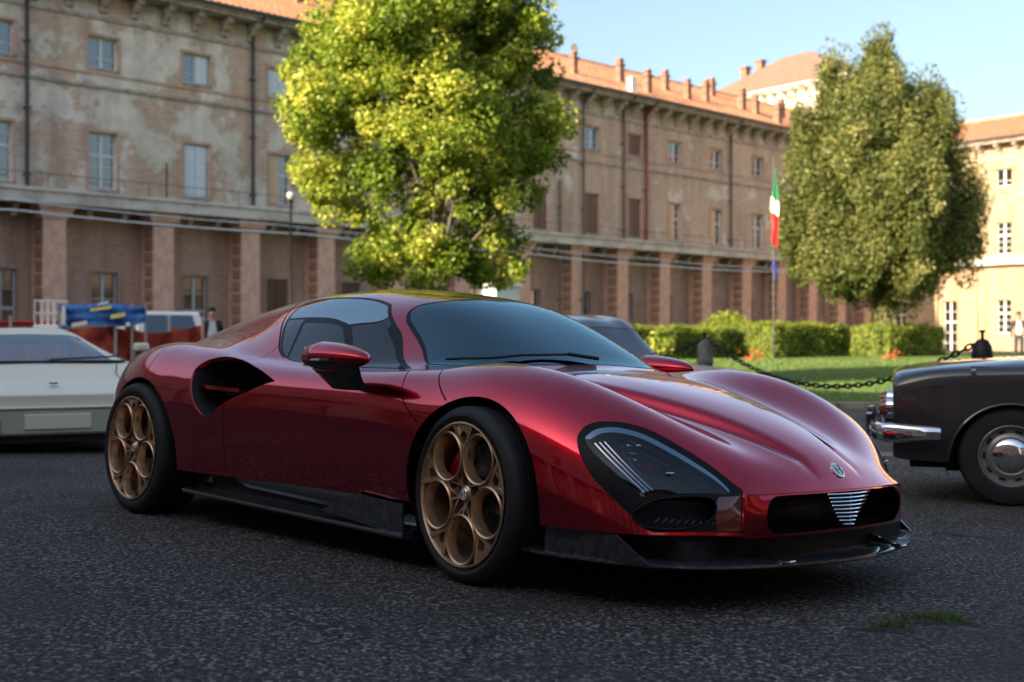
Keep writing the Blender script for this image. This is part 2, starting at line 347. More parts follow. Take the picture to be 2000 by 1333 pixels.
def window(parent, x, z, w, h, kind='glass', y=0.0, sill=True, white=False):
    fm, pm, sl = window_meshes(w, h, 'w' if white else 'b')
    if white and fm.materials[0] is not m_framew: fm.materials[0] = m_framew
    wn = link('window', fm, None, parent, (x, y, z)); link('pane', pm, None, wn)
    if sill: link('sill', sl, None, wn)
    if not white: link('surround', WM[('s', round(w, 2), round(h, 2), 'b')], None, wn)
    if kind in ('pale', 'half', 'tan', 'brown'):
        mt = {'pale': m_shut, 'half': m_shut, 'tan': m_shutt, 'brown': m_shutb}[kind]
        for s in ((-1, 1) if kind != 'half' and kind != 'tan' else ((1,) if kind == 'half' else (-1,))):
            mb = MB(); x0, x1 = (0.01, w / 2 - .05) if s > 0 else (-w / 2 + .05, -.01)
            mb.box(x0, x1, .10, .13, .04, h - .04)
            nsl = 3
            for q in range(nsl): mb.box(x0 + .04, x1 - .04, .085, .10, .10 + q * (h - .15) / nsl, .10 + (q + .82) * (h - .15) / nsl)
            mb.build('shutter', mt, wn)
    return wn
def tiles(name, parent, x0, x1, y0, z0, y1, z1, mat, pitch=.24, courses=10):
    """a tiled slope: one corrugated sheet per course, each lapping the next"""
    n = int((x1 - x0) / pitch) * 4; V = []; F = []; mb = MB()
    for c in range(courses):
        a = c / courses; b = (c + 1.06) / courses; V = []; F = []
        for i in range(n + 1):
            x = x0 + (x1 - x0) * i / n; r = .035 * abs(math.sin(math.pi * i / 4 / 1.0)) if i % 2 else (.0 if (i // 2) % 2 else .05)
            for k, up in ((a, .05), (b, .01)): V.append((x, y0 + (y1 - y0) * k, z0 + (z1 - z0) * k + r + up))
        F = [(2 * i, 2 * i + 2, 2 * i + 3, 2 * i + 1) for i in range(n)]; mb.add(V, F)
    o = link(name, mb.mesh(name, [mat], fix=False), None, parent); o['kind'] = 'stuff'; return o
bracket_me = None
def corbel_mesh():
    mb = MB(); mb.prism([(.0, .62), (-.62, .62), (-.60, .48), (-.42, .44), (-.30, .26), (-.12, .20), (-.10, .04), (0, 0)], 'x', -.13, .13)
    mb.box(-.17, .17, -.66, 0, .62, .68); return mb.mesh('bracket', [m_stone])

def wing(name, label, origin, ang, x0, x1, wall, bays, skip_win=lambda x, s: None, arcade=True, detail=1, ridge=2.0, depth=5.2, chim=(), eave=13.1, frame_white=False, pillars=None):
    B = thing(name, label, 'building', origin, ang)
    # upper storeys
    ops1 = []; ops2 = []
    for x in bays:
        ops1.append((x - .52, x + .52, 6.12, 8.08)); ops2.append((x - .56, x + .56, 10.30, 11.38))
    mb = MB(); openings_wall(mb, x0, x1, 5.97, 9.62, ops1); mb.build('wall', wall, B)
    mb = MB(); openings_wall(mb, x0, x1, 9.62, eave - .25, ops2); mb.build('wall', wall, B)
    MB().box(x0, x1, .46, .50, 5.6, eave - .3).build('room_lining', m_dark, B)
    # back and ends
    mb = MB(); mb.box(x0, x1, depth * 2 - .4, depth * 2, 0, eave); mb.box(x0, x0 + .4, .5, depth * 2 - .4, 0, eave); mb.box(x1 - .4, x1, .5, depth * 2 - .4, 0, eave); mb.build('rear_wall', wall, B)
    # string courses, frieze, ledge, cornice
    MB().box(x0, x1, -.09, -.002, 9.60, 9.70).build('string_course', m_stone, B)
    MB().box(x0, x1, -.05, -.002, 10.06, 10.14).build('string_course', m_brick, B)
    MB().box(x0, x1, -.07, -.002, 11.96, 12.10).build('string_course', m_stone, B)
    mb = MB(); mb.box(x0, x1, -.42, .45, 5.46, 5.96); mb.box(x0, x1, -.50, -.422, 5.84, 5.95); mb.build('ledge', m_ledge, B)
    mb = MB(); mb.box(x0, x1, -.78, .4, eave - .23, eave - .12); mb.box(x0, x1, -.88, .4, eave - .118, eave - .02); mb.build('cornice', m_stone, B)
    # gutter and rail
    MB().tube([(x0, -.95, eave + .01), (x1, -.95, eave + .01)], .07, 6).build('gutter', m_pipe, B)
    if detail:
        rl = MB(); rl.tube([(x0, -.44, 6.42), (x1, -.44, 6.42)], .012, 4)
        for x in np.arange(x0 + .3, x1, 3.66): rl.tube([(x, -.44, 5.95), (x, -.44, 6.42)], .012, 4)
        rl.build('ledge_cable', m_pipe, B)
    cm = corbel_mesh()
    for x in np.arange(x0 + .5, x1 - .2, 1.2 if detail else 2.4): link('bracket', cm, None, B, (float(x), -.004, eave - .92))
    for i, x in enumerate(bays):
        k1 = skip_win(x, 1) or 'glass'; k2 = skip_win(x, 2) or 'glass'
        window(B, x, 6.12, 1.04, 1.96, k1, white=frame_white); window(B, x, 10.30, 1.12, 1.08, k2, white=frame_white)
    # roof
    tiles('roof_tiles', B, x0, x1, -.98, eave + .03, depth, eave + ridge, m_tile, .30, 12 if detail else 5)
    mb = MB(); mb.add([(x0, depth, eave + ridge), (x1, depth, eave + ridge), (x1, depth * 2 + .7, eave), (x0, depth * 2 + .7, eave)], [(0, 1, 2, 3)])
    mb.add([(x0, -.9, eave + .0), (x1, -.9, eave + .0), (x1, depth, eave + ridge - .08), (x0, depth, eave + ridge - .08)], [(0, 1, 2, 3)])
    for xx in (x0 + .01, x1 - .01): mb.add([(xx, -.9, eave - .02), (xx, depth, eave + ridge - .05), (xx, depth * 2, eave - .02)], [(0, 1, 2)])
    mb.build('roof_deck', m_tile2, B)
    MB().tube([(x0, depth, eave + ridge + .05), (x1, depth, eave + ridge + .05)], .12, 6).build('ridge', m_tile, B)
    # ground floor
    if arcade:
        pl = pillars
        gops = [(x - .5, x + .5, 0, 3.3) if (i % 2) else (x - .5, x + .5, 1.9, 3.3) for i, x in enumerate(bays)]
        gops = [(a + .62, b + .62, c, d) for a, b, c, d in gops]
        mb = MB(); openings_wall(mb, x0, x1, -.2, 5.46, gops, 1.1, 1.5); mb.build('arcade_wall', m_brick, B)
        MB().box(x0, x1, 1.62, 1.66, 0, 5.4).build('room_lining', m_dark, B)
        for i, (a, b, c, d) in enumerate(gops):
            kk = ('brown', 'brown', 'tan', 'glass', 'glass')[i % 5] if (a < 12) else ('tan', 'glass', 'glass')[i % 3]
            window(B, (a + b) / 2, c, 1.0, d - c, kk, y=1.1, sill=c > 0)
        bm_ = MB().bbox(-.46, .46, -.0, .5, 0, .40, .03).mesh('stone_block', [m_block]); 
        sb_ = MB().bbox(-.40, .40, .5, 1.10, 0, .40, .035).mesh('stone_block', [m_block])
        brk = MB().prism([(0, 0), (-.16, .30), (-.34, .36), (-.34, .44), (.1, .44), (.1, 0)], 'x', -.10, .10).mesh('bracket', [m_stone])
        for i, x in enumerate(pl):
            P = MB(); P.box(-.40, .40, .0, .06, .45, 5.0); P.box(-.36, .36, .06, 1.06, .2, 5.3)
            P.box(-.47, .47, -.06, .52, 5.0, 5.14); P.box(-.56, .56, -.14, .6, 5.142, 5.30); P.box(-.62, .62, -.2, .66, 5.302, 5.455); P.box(-.5, .5, -.06, 1.14, -.2, .44)
            p = P.build('pier', m_pier, B, loc=(x, 0, 0))
            for k in range(10):
                link('stone_block', sb_, None, p, (0, -.42, .47 + k * .455))
            for fx in (.26, .42, .58, .74):
                nxp = pl[i + 1] if i + 1 < len(pl) else x + 3.66
                if fx in (.42, .74): link('bracket', brk, None, B, (x + (nxp - x) * (fx - .08), .36, 5.02))
    else:
        ops = [(x - .5, x + .5, 1.25, 3.32) if i % 2 == 0 else (x - .5, x + .5, 0.0, 3.32) for i, x in enumerate(bays)]
        mb = MB(); openings_wall(mb, x0, x1, -.3, 5.46, ops); mb.build('wall', wall, B)
        for i, (a, b, c, d) in enumerate(ops): window(B, (a + b) / 2, c, 1.0, d - c, 'glass', white=frame_white, sill=c > 0)
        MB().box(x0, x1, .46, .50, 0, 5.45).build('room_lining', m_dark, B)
    return B
pill = [-5.98, -1.93, 1.73, 5.28, 8.92, 12.7, 16.6, 20.3, 23.75, 27.2, 30.9, 34.7, 38.3, 41.7, 45.1, 48.3]
pill = [-5.98 - 3.66 * k for k in range(8, 0, -1)] + pill
bays_l = [-4.27 + 3.66 * k for k in range(-8, 8)] + [24.7, 28.0, 31.7, 35.75, 39.1, 42.7, 46.3, 49.8]
special = {(-.61, 1): 'pale', (3.05, 1): 'tan', (-.61, 2): 'half', (3.05, 2): 'pale', (21.35, 1): 'brown', (24.7, 1): 'brick', (28.0, 1): 'tan', (31.7, 1): 'tan', (24.7, 2): 'brown', (17.69, 1): 'brown'}
def sp(x, s):
    for (a, b), k in special.items():
        if abs(a - x) < .1 and b == s: return k if k != 'brick' else 'brown'
    return None
LB = wing('arcaded_building', 'long three storey wing of peeling brick and plaster with piers below a ledge, in shade', P0, R(45), -36.0, 52.0, m_wall, bays_l, sp, True, 1, ridge=3.1, pillars=pill)
# downpipes on the long wing
for t_, z0, z1, mt, r_ in ((-6.98, 5.96, 13.0, m_pipe, .075), (1.75, 5.96, 12.4, m_pipe, .075), (20.6, .2, 12.9, m_pipe, .06), (23.65, 5.96, 12.2, m_pipe, .07), (25.45, 5.96, 12.2, m_piper, .10), (32.97, 5.96, 12.4, m_pipe, .07), (18.9, .2, 8.5, m_pipe, .06)):
    mb = MB(); mb.tube([(t_, -.9, 13.0), (t_, -.55, 12.85), (t_, -.12, 12.45), (t_, -.12, z0)] if z1 > 12 else [(t_, -.12, z1), (t_, -.12, z0)], r_, 8)
    for z in np.arange(z0 + .4, z1, 2.2): mb.box(t_ - r_ - .03, t_ + r_ + .03, -.13 - r_, -.002, z, z + .06)
    mb.build('downpipe', mt, LB, True)
MB().tube([(-2.1, -.5, 5.96), (-2.1, -.5, 7.2)], .035, 6).build('ledge_post', m_pipe, LB)
# chimneys on the slope of the long wing
def roof_z(y): return 13.13 + (y + .98) * 3.1 / 6.18
for (t_, y_, h_, w_) in ((20.9, .8, .75, .30), (25.2, 1.45, .85, .34), (25.7, 0, .85, .34), (29.8, 2.05, .75, .32), (30.1, .75, .75, .32), (32.6, 1.35, .85, .32), (36.4, 3.7, .7, .36), (36.2, 1.4, .85, .38), (36.8, .85, .75, .32), (37.2, -.4, .8, .38), (40.5, 1.5, .8, .38), (14, 3, 1.2, .4), (6, 3, 1.2, .4), (-9, 3, 1.2, .4)):
    z = roof_z(y_); c = MB(); c.box(-w_ / 2, w_ / 2, -w_ / 2, w_ / 2, -.2, h_); c.box(-w_ / 2 - .06, w_ / 2 + .06, -w_ / 2 - .06, w_ / 2 + .06, h_ + .002, h_ + .09)
    c.prism([(-w_ / 2 - .02, h_ + .25), (w_ / 2 + .02, h_ + .25), (0, h_ + .42)], 'y', -w_ / 2, w_ / 2); c.box(-w_ / 2 + .03, w_ / 2 - .03, -w_ / 2 + .03, w_ / 2 - .03, h_ + .092, h_ + .248)
    c.build('chimney', m_chim, LB, loc=(t_, y_, z))
c = MB().box(-.2, .2, -.15, .15, -.2, .75).build('roof_vent', m_framew, LB, loc=(23.7, -.6, roof_z(-.6)))
c = MB(); c.lathe([(0, .05), (.2, .0), (.32, -.1)], 16, 'y'); c.tube([(0, 0, -.6), (0, 0, 0)], .03, 5); c.build('roof_dish', m_framew, LB, loc=(24.4, 4.0, roof_z(4.0) + .7))

# right-hand wing in the sun
cr = P0 + FD * 51.65; angR = math.atan2(-.787, .617)
RB = wing('sunlit_wing', 'ochre plaster wing in full sun at the right with white framed windows', cr, angR, -.0, 62.0, m_wall2, [.5 + 3.7 * k for k in range(16)], lambda x, s: None, False, 1, frame_white=True, eave=13.15, ridge=2.3)
for u_ in (3.3, 6.1, 13.5): MB().tube([(u_, -.85, 13.1), (u_, -.12, 12.5), (u_, -.12, .3)], .07, 8).build('downpipe', m_shutt, RB, True)
m_stain = new_mat('orange_render', (.50, .22, .09), .9); vary(m_stain, (.62, .42, .25), 2.5, .4, .6)
mb = MB(); mb.box(7.9 - .95, 7.9 - .565, -.008, 0, 10.1, 11.85); mb.box(7.9 + .565, 7.9 + .9, -.008, 0, 10.2, 11.9); mb.box(7.9 - .565, 7.9 + .565, -.008, 0, 9.75, 10.19); mb.build('patched_render', m_stain, RB)

# the two wings behind the camera, whose shade lies over the yard and which the paint mirrors
WO = P0 + FD * (-36.0)
WB = wing('west_wing', 'arcaded brick wing behind the camera closing the yard towards the sun', WO + Vector((.707, -.707, 0)) * 61, R(135), -1.5, 62.0, m_brick, [2 + 3.66 * k for k in range(16)], lambda x, s: ('brown' if int(x) % 3 == 0 else None), True, 0, eave=12.6, ridge=2.0, pillars=[.2 + 3.66 * k for k in range(17)])
SO = P0 + FD * 52 + Vector((.707, -.707, 0)) * 66
SB = wing('south_wing', 'brick wing behind the camera facing the long arcade', SO, R(225), 0.0, 88.0, m_brick, [2 + 3.66 * k for k in range(23)], lambda x, s: None, True, 0, eave=12.6, ridge=2.0, pillars=[.2 + 3.66 * k for k in range(24)])

# taller block rising behind the long wing
def tower():
    o = Vector((27.7, 105, 0)); B = thing('taller_block', 'pale sunlit block with a brown hipped roof rising behind the long roof', 'building', o, math.atan2(-.787, .617) )
    L0, L1, dp, ez = -15.5, .5, 9.0, 23.1
    MB().box(L0, L1, 0, dp, 0, ez - .3).build('wall', m_white_plaster, B)
    mb = MB(); mb.box(L0 - .7, L1 + .7, -.7, dp + .7, ez - .1, ez + .05); mb.box(L0 - .35, L1 + .35, -.35, dp + .35, ez - .3, ez - .102); mb.build('cornice', m_framew, B)
    cm = corbel_mesh(); 
    for x in np.arange(L0 + .6, L1, 1.15): link('bracket', cm, None, B, (float(x), -.004, ez - 1.0))
    rx0, rx1, rz = -9.5, -6.5, ez + 4.0; e = .8
    V = [(L0 - e, -e, ez + .06), (L1 + e, -e, ez + .06), (L1 + e, dp + e, ez + .06), (L0 - e, dp + e, ez + .06), (rx0, dp / 2, rz), (rx1, dp / 2, rz)]
    MB().add(V, [(0, 1, 5, 4), (1, 2, 5), (2, 3, 4, 5), (3, 0, 4), (3, 2, 1, 0)]).build('roof', m_tile2, B)
    for (x, y, z) in ((-13.2, 3.2, ez + 1.7), (-12.2, 4.2, ez + 2.3)):
        MB().box(x - .35, x + .35, y - .3, y + .3, z - .6, z + 1.6).box(x - .45, x + .45, y - .4, y + .4, z + 1.602, z + 1.8).build('chimney', m_chim, B)
    for x in np.arange(L0 + 2, L1 - 1, 3.6): window(B, float(x), 17.5, 1.1, 1.9, 'glass', y=-.2, white=True)
m_white_plaster = new_mat('sunlit_cream_plaster', (.66, .60, .52), .9); vary(m_white_plaster, (.5, .44, .37), 1.5, .45, .7)
tower()
# ------------------------------------------------------------------ trees and hedges
def leaf_mat(name, c1, c2, c3, tr=.45):
    m = bpy.data.materials.new(name); m.use_nodes = True; t = m.node_tree; t.nodes.clear(); L = t.links
    out = t.nodes.new('ShaderNodeOutputMaterial'); df = t.nodes.new('ShaderNodeBsdfDiffuse'); tl = t.nodes.new('ShaderNodeBsdfTranslucent'); gl = t.nodes.new('ShaderNodeBsdfGlossy'); gl.inputs['Roughness'].default_value = .35
    at = t.nodes.new('ShaderNodeAttribute'); at.attribute_name = 'shade'
    rp = t.nodes.new('ShaderNodeValToRGB'); e = rp.color_ramp.elements; e[0].color = (*c1, 1); e[1].color = (*c3, 1); e[1].position = 1; k = e.new(.55); k.color = (*c2, 1)
    L.new(at.outputs['Fac'], rp.inputs[0]); L.new(rp.outputs[0], df.inputs[0])
    hs = t.nodes.new('ShaderNodeHueSaturation'); hs.inputs['Value'].default_value = 1.25; hs.inputs['Saturation'].default_value = 1.1; L.new(rp.outputs[0], hs.inputs['Color']); L.new(hs.outputs[0], tl.inputs[0])
    m1 = t.nodes.new('ShaderNodeMixShader'); m1.inputs[0].default_value = tr; L.new(df.outputs[0], m1.inputs[1]); L.new(tl.outputs[0], m1.inputs[2])
    m2 = t.nodes.new('ShaderNodeMixShader'); m2.inputs[0].default_value = .015; L.new(m1.outputs[0], m2.inputs[1]); L.new(gl.outputs[0], m2.inputs[2]); L.new(m2.outputs[0], out.inputs[0])
    return m
def leaf_cloud(name, C, nrm, size, shade, mat, parent=None, fold=True):
    """one folded leaf (2 triangles) per centre"""
    n = len(C); r = rng
    a = r.normal(0, 1, (n, 3)); a -= (a * nrm).sum(1, keepdims=True) * nrm; a /= np.linalg.norm(a, axis=1, keepdims=True) + 1e-9
    b = np.cross(nrm, a); s = size[:, None]
    tip = C + a * s; base = C - a * s * .8; l = C + b * s * .55 + nrm * s * .12; rr = C - b * s * .55 + nrm * s * .12
    V = np.stack([base, l, tip, rr], 1).reshape(-1, 3)
    idx = np.arange(n) * 4; T = np.stack([idx, idx + 1, idx + 2, idx, idx + 2, idx + 3], 1).astype(np.int32)
    me = bpy.data.meshes.new(name); me.vertices.add(4 * n); me.vertices.foreach_set('co', V.ravel()); me.loops.add(6 * n); me.loops.foreach_set('vertex_index', T.ravel())
    me.polygons.add(2 * n); me.polygons.foreach_set('loop_start', np.arange(0, 6 * n, 3, dtype=np.int32)); me.update(); me.validate()
    at = me.attributes.new('shade', 'FLOAT', 'POINT'); at.data.foreach_set('value', np.repeat(shade, 4).astype(np.float32))
    return link(name, me, mat, parent)
def unit(v): return v / (np.linalg.norm(v, axis=1, keepdims=True) + 1e-9)
def crown(parent, envelope, zlo, zhi, nclump, per, clump_r, leaf, mat, seed, flat=.8, inner=.35):
    """envelope(t, az) gives the crown's radius at relative height t"""
    r = np.random.default_rng(seed); cl = []
    while len(cl) < nclump:
        t = r.uniform(0, 1); az = r.uniform(0, 2 * np.pi); R_ = envelope(t, az)
        if R_ <= 0.02 or r.uniform() > (R_ / 3.5) ** .8 + .12: continue
        k = r.uniform(inner, 1) ** .5
        cl.append((R_ * k * math.cos(az), R_ * k * math.sin(az), zlo + t * (zhi - zlo)))
    cl = np.array(cl); cr = clump_r * r.uniform(.6, 1.35, nclump); sh0 = r.uniform(0, 1, nclump)
    C = []; N = []; SH = []
    for c, q, s0 in zip(cl, cr, sh0):
        m = int(per * (q / clump_r) ** 2); d = unit(r.normal(0, 1, (m, 3))); rad = q * r.uniform(.15, 1, m) ** .45
        p = c + d * rad[:, None] * [1, 1, flat]; C.append(p)
        nn = unit(d * .7 + r.normal(0, .55, (m, 3)) + [0, 0, .35]); N.append(nn); SH.append(np.clip(s0 * .55 + r.uniform(0, .45, m), 0, 1))
    C = np.concatenate(C); N = np.concatenate(N); SH = np.concatenate(SH)
    leaf_cloud('crown', C, N, leaf * r.uniform(.6, 1.3, len(C)), SH, mat, parent)
    return cl
m_bark = new_mat('tree_bark', (.13, .11, .085), .9); vary(m_bark, (.22, .20, .16), 9, .4, .6, bump=.8, sc3=(3, 3, .6))
m_leaf1 = leaf_mat('bright_leaves', (.05, .11, .02), (.24, .33, .05), (.74, .70, .17), .40)
m_leaf2 = leaf_mat('olive_leaves', (.045, .070, .022), (.155, .185, .055), (.36, .34, .14), .32)
m_hedge = leaf_mat('hedge_leaves', (.07, .12, .02), (.22, .29, .05), (.44, .44, .10), .25)
def trunk(parent, h, r0, limbs, mat, lean=(0, 0)):
    mb = MB(); mb.tube([(0, 0, -.2), (lean[0] * .3, lean[1] * .3, h * .3), (lean[0] * .7, lean[1] * .7, h * .7), (lean[0], lean[1], h)], [r0 * 1.25, r0, r0 * .8, r0 * .45], 10)
    mb.build('trunk', mat, parent, True)
    for (x, y, z, z0, r_) in limbs:
        k = z0 / h; MB().tube([(lean[0] * k, lean[1] * k, z0), (lean[0] * k + x * .35, lean[1] * k + y * .35, z0 + (z - z0) * .45), (x, y, z)], [r_, r_ * .7, r_ * .2], 7).build('limb', mat, parent, True)
# near tree
T1 = thing('maple_tree', 'broad leafy tree with bright yellow green leaves on the lawn behind the red coupe', 'tree', (-1.42, 24.0, lz(-1.3, 24)))
def lobe_crown(parent, lobes, per_m3, per, clump_r, leaf, mat, seed, flat=1.0):
    """a crown as a union of egg-shaped lobes (cx, cy, cz, rx, rz, weight), leaf clumps gathered towards their surfaces"""
    r = np.random.default_rng(seed); cl = []; cr = []
    for cx, cy, cz, rx, rz, w in lobes:
        n = int(per_m3 * w * (rx * rx * rz) ** .72)
        d = unit(r.normal(0, 1, (n, 3))); k = (r.uniform(.06, 1, n) ** .40) * r.uniform(.86, 1.10, n)
        P = d * k[:, None] * [rx, rx, rz] + [cx, cy, cz]; cl += list(P); cr += list(clump_r * r.uniform(.5, 1.35, n))
    cl = np.array(cl); C = []; N = []; SH = []
    for c, q in zip(cl, cr):
        m = int(per * (q / clump_r) ** 2); d = unit(r.normal(0, 1, (m, 3))); rad = q * r.uniform(.1, 1, m) ** .5
        up = np.array([0, 0, r.uniform(0, .35) * flat]); s0 = r.uniform(0, 1)
        C.append(c + d * rad[:, None] * [1, 1, flat] + up * (rad[:, None] > q * .8)); N.append(unit(d * .6 + r.normal(0, .6, (m, 3)) + [0, 0, .3])); SH.append(np.clip(s0 * .5 + r.uniform(0, .5, m), 0, 1))
    C = np.concatenate(C); N = np.concatenate(N); SH = np.concatenate(SH)
    leaf_cloud('crown', C, N, leaf * r.uniform(.55, 1.3, len(C)), SH, mat, parent); return cl
c1 = lobe_crown(T1, [(0, 0, 6.3, 2.2, 3.4, 1), (-1.95, -.1, 5.8, 1.05, 1.4, 1), (-1.7, .2, 3.9, .95, .75, 1), (1.7, 0, 4.9, .95, 1.05, 1), (1.2, -.2, 7.2, 1.0, 1.4, 1), (-1.6, .2, 7.3, 1.05, 1.3, 1), (-.5, .2, 2.9, 1.3, .8, .8), (.9, .1, 2.7, .85, .8, .8), (-1.1, 0, 2.5, .7, .55, .8), (-2.3, 0, 4.6, .6, .6, .9), (0, 0, 9.2, 1.6, 1.5, 1), (.3, -1.7, 4.9, 1.1, 1.2, 1), (-.6, -1.8, 6.8, 1.2, 1.3, 1), (.2, 1.6, 5.5, 1.3, 1.5, .8), (.9, -.9, 3.9, .8, .7, .7)],
    26, 290, .38, .060, m_leaf1, 11, .85)
r1 = np.random.default_rng(3); lim = []
for k in r1.choice(len(c1), 30, replace=False):
    x, y, z = c1[k] * [.85, .85, 1]; z0 = max(1.9, z * .72 - .8); lim.append((x, y, z, min(z0, 7.5), .045))
trunk(T1, 9.4, .13, lim, m_bark, (.12, .1))
# far tree: an evergreen oak, broad below and stepping up to two blunt tops
T2 = thing('oak_tree', 'tall olive green tree with a blunt double top behind the hedges', 'tree', (15.0, 50.0, lz(15.0, 50)))
c2 = lobe_crown(T2, [(-.1, 0, 7.4, 2.5, 4.3, 1), (-1.9, 0, 10.0, .80, 2.1, 1.2), (-.1, 0, 10.7, 1.0, 2.1, 1.2), (2.0, 0, 8.9, .95, 2.2, 1.1), (-2.5, -.2, 5.9, 1.6, 3.0, 1), (-3.3, 0, 4.9, 1.0, 1.9, 1), (-2.9, .1, 8.5, .7, 1.6, 1), (3.2, 0, 5.9, .75, 2.7, .75), (2.5, .1, 4.3, 1.2, 1.3, .9), (0, 0, 3.6, 2.5, 1.3, 1.1), (0, -2.2, 6.0, 1.6, 3.0, 1), (-1.2, -1.8, 8.6, 1.2, 2.2, 1), (.1, 0, 2.2, .6, .8, 1), (-1.6, -1.0, 3.5, 1.4, 1.2, 1)],
    27, 250, .50, .080, m_leaf2, 5, 1.45)
lim = []
for k in r1.choice(len(c2), 26, replace=False):
    x, y, z = c2[k] * [.85, .85, 1]; lim.append((x, y, z, min(max(1.8, z * .7 - 1), 9), .07))
trunk(T2, 11.2, .24, lim, m_bark)
# a low branch that hangs over on the right
# hedges: clipped boxes of small leaves with a twiggy core
m_core = new_mat('hedge_core', (.018, .028, .010), .95)
def hedge(name, label, near, left, right, h, seed, dens=1.0, mat=None):
    """near corner, length of the face running back left and of the face running back right"""
    B = thing(name, label, 'hedge', (near[0], near[1], lz(*near)), R(45), 'clipped hedges round the lawn' if name == 'hedge' else None)
    # local x runs back right, local y runs back left
    MB().bbox(.10, right - .10, .10, left - .10, -.1, h - .10, .05).build('hedge_core', m_core, B)
    r = np.random.default_rng(seed); C = []; N = []
    faces = [((0, 1), right, h, 'y0'), ((1, 0), left, h, 'x0'), (None, right, left, 'top'), (None, right, h, 'y1'), (None, left, h, 'x1')]
    for _, a, b, kind in faces:
        n = int(a * b * 620 * dens); u = r.uniform(0, a, n); v = r.uniform(0, b, n); o = np.abs(r.normal(0, .075, n)) + .05 * np.sin(u * 3.1 + seed) * np.sin(v * 4 + u) + .03 * np.sin(v * 9 + u * 3)
        if kind == 'y0': P = np.stack([u, .06 - o, v], 1); nn = [0, -1, .1]
        elif kind == 'x0': P = np.stack([.06 - o, u, v], 1); nn = [-1, 0, .1]
        elif kind == 'top': P = np.stack([u, v, h - .06 + o], 1); nn = [0, 0, 1]
        elif kind == 'y1': P = np.stack([u, left - .06 + o, v], 1); nn = [0, 1, .1]
        else: P = np.stack([right - .06 + o, u, v], 1); nn = [1, 0, .1]
        C.append(P); N.append(unit(np.array(nn) + r.normal(0, .55, (n, 3))))
    C = np.concatenate(C); N = np.concatenate(N)
    leaf_cloud('hedge_leaves', C, N, .05 * r.uniform(.6, 1.4, len(C)), np.clip(r.uniform(0, 1, len(C)) * .8 + .15 * np.sin(C[:, 0] * 2.2), 0, 1), mat or m_hedge, B)
    return B
hedge('hedge', 'clipped green hedge in the middle of the lawn, sunlit on its left face', (9.68, 46.0), 3.5, 5.5, 1.22, 1)
hedge('hedge', 'shorter clipped hedge nearest the sunlit wing, bright left face', (14.66, 48.0), 1.7, 4.5, 1.16, 2)
hedge('hedge', 'long dark shaded hedge behind the grey car roof', (2.8, 41.0), 1.1, 9.0, 1.12, 3, .9)
def shrub(name, label, loc, rad, h, n, leaf, mat, seed):
    B = thing(name, label, 'shrub', loc); r = np.random.default_rng(seed)
    d = unit(r.normal(0, 1, (n, 3))); P = d * (r.uniform(.1, 1, n) ** .5)[:, None] * [rad, rad, h / 2] + [0, 0, h / 2]
    leaf_cloud('leaves', P, unit(d + r.normal(0, .6, (n, 3))), leaf * r.uniform(.6, 1.3, n), r.uniform(0, 1, n), mat, B)
    mb = MB()
    for k in range(7):
        a = r.uniform(0, 6.28); mb.tube([(0, 0, -.05), (rad * .3 * math.cos(a), rad * .3 * math.sin(a), h * .45), (rad * .6 * math.cos(a), rad * .6 * math.sin(a), h * .8)], [.018, .012, .004], 5)
    mb.build('stem', m_bark, B); return B
shrub('bush', 'loose sprig of bright yellow green leaves in front of the dark hedge', (4.55, 38.6, lz(4.5, 38.6) - .05), .55, 1.15, 420, .075, m_leaf1, 21)
shrub('bush', 'dark round bush against the arcade behind the lit hedge', (9.9, 57.0, .3), 1.15, 2.0, 2600, .085, m_hedge, 22)
shrub('bush', 'smaller dark bush beside the round one by the arcade', (11.9, 58.5, .3), .8, 1.5, 1300, .085, m_hedge, 23)
# red flowers in front of the hedge
m_red_leaf = new_mat('red_leaf', (.55, .07, .03), .6)
def flowers(loc, label, seed):
    r = np.random.default_rng(seed); mb = MB()
    for k in range(60):
        x, y, z = r.normal(0, .16), r.normal(0, .12), abs(r.normal(.12, .12)); s = .035
        a = r.uniform(0, 3.14); mb.add([(x - s * math.cos(a), y - s * math.sin(a), z), (x, y, z - s), (x + s * math.cos(a), y + s * math.sin(a), z), (x, y, z + s)], [(0, 1, 2, 3)])
    B = thing('flower_clump', label, 'flowers', loc); mb.build('petals', m_red_leaf, B)
    st = MB()
    for k in range(12):
        x, y = r.normal(0, .1), r.normal(0, .08); st.tube([(x * .3, y * .3, 0), (x, y, .2)], .006, 4)
    st.build('stem', m_grass, B)
flowers((8.2, 42.2, lz(8.2, 42.2)), 'small patch of red flowers at the foot of the lit hedge', 4)
flowers((13.6, 44.5, lz(13.6, 44.5)), 'reddish clump of leaves where the chain meets the right hedge', 6)

# weeds in the asphalt, and fallen leaves
r = np.random.default_rng(9)
def weeds(loc, spread, n, label, seed):
    r = np.random.default_rng(seed); V = []; F = []
    for k in range(n):
        x, y = r.normal(0, spread), r.normal(0, spread * .45); a = r.uniform(0, 6.28); h = r.uniform(.012, .034); w = .0022
        i = len(V); V += [(x - w * math.cos(a), y - w * math.sin(a), 0), (x + w * math.cos(a), y + w * math.sin(a), 0), (x + r.normal(0, .012), y + r.normal(0, .012), h)]; F.append((i, i + 1, i + 2))
    o = link('weeds', pyd('weeds', V, F), m_grass, None, loc); return tag(o, label, 'weeds', kind='stuff')
def gpt(px, py, z=0.0):
    y = (CAM_H) * 2423 / (py - 661)
    for _ in range(20):
        x = (px - 1000) / 2423 * y; y = (CAM_H - gz(x, y) - z) * 2423 / (py - 661)
    return Vector(((px - 1000) / 2423 * y, y, gz((px - 1000) / 2423 * y, y) + z))
m_soil = new_mat('dark_soil', (.030, .024, .018), .95); vary(m_soil, (.05, .04, .03), 30, .4, .6, bump=.6)
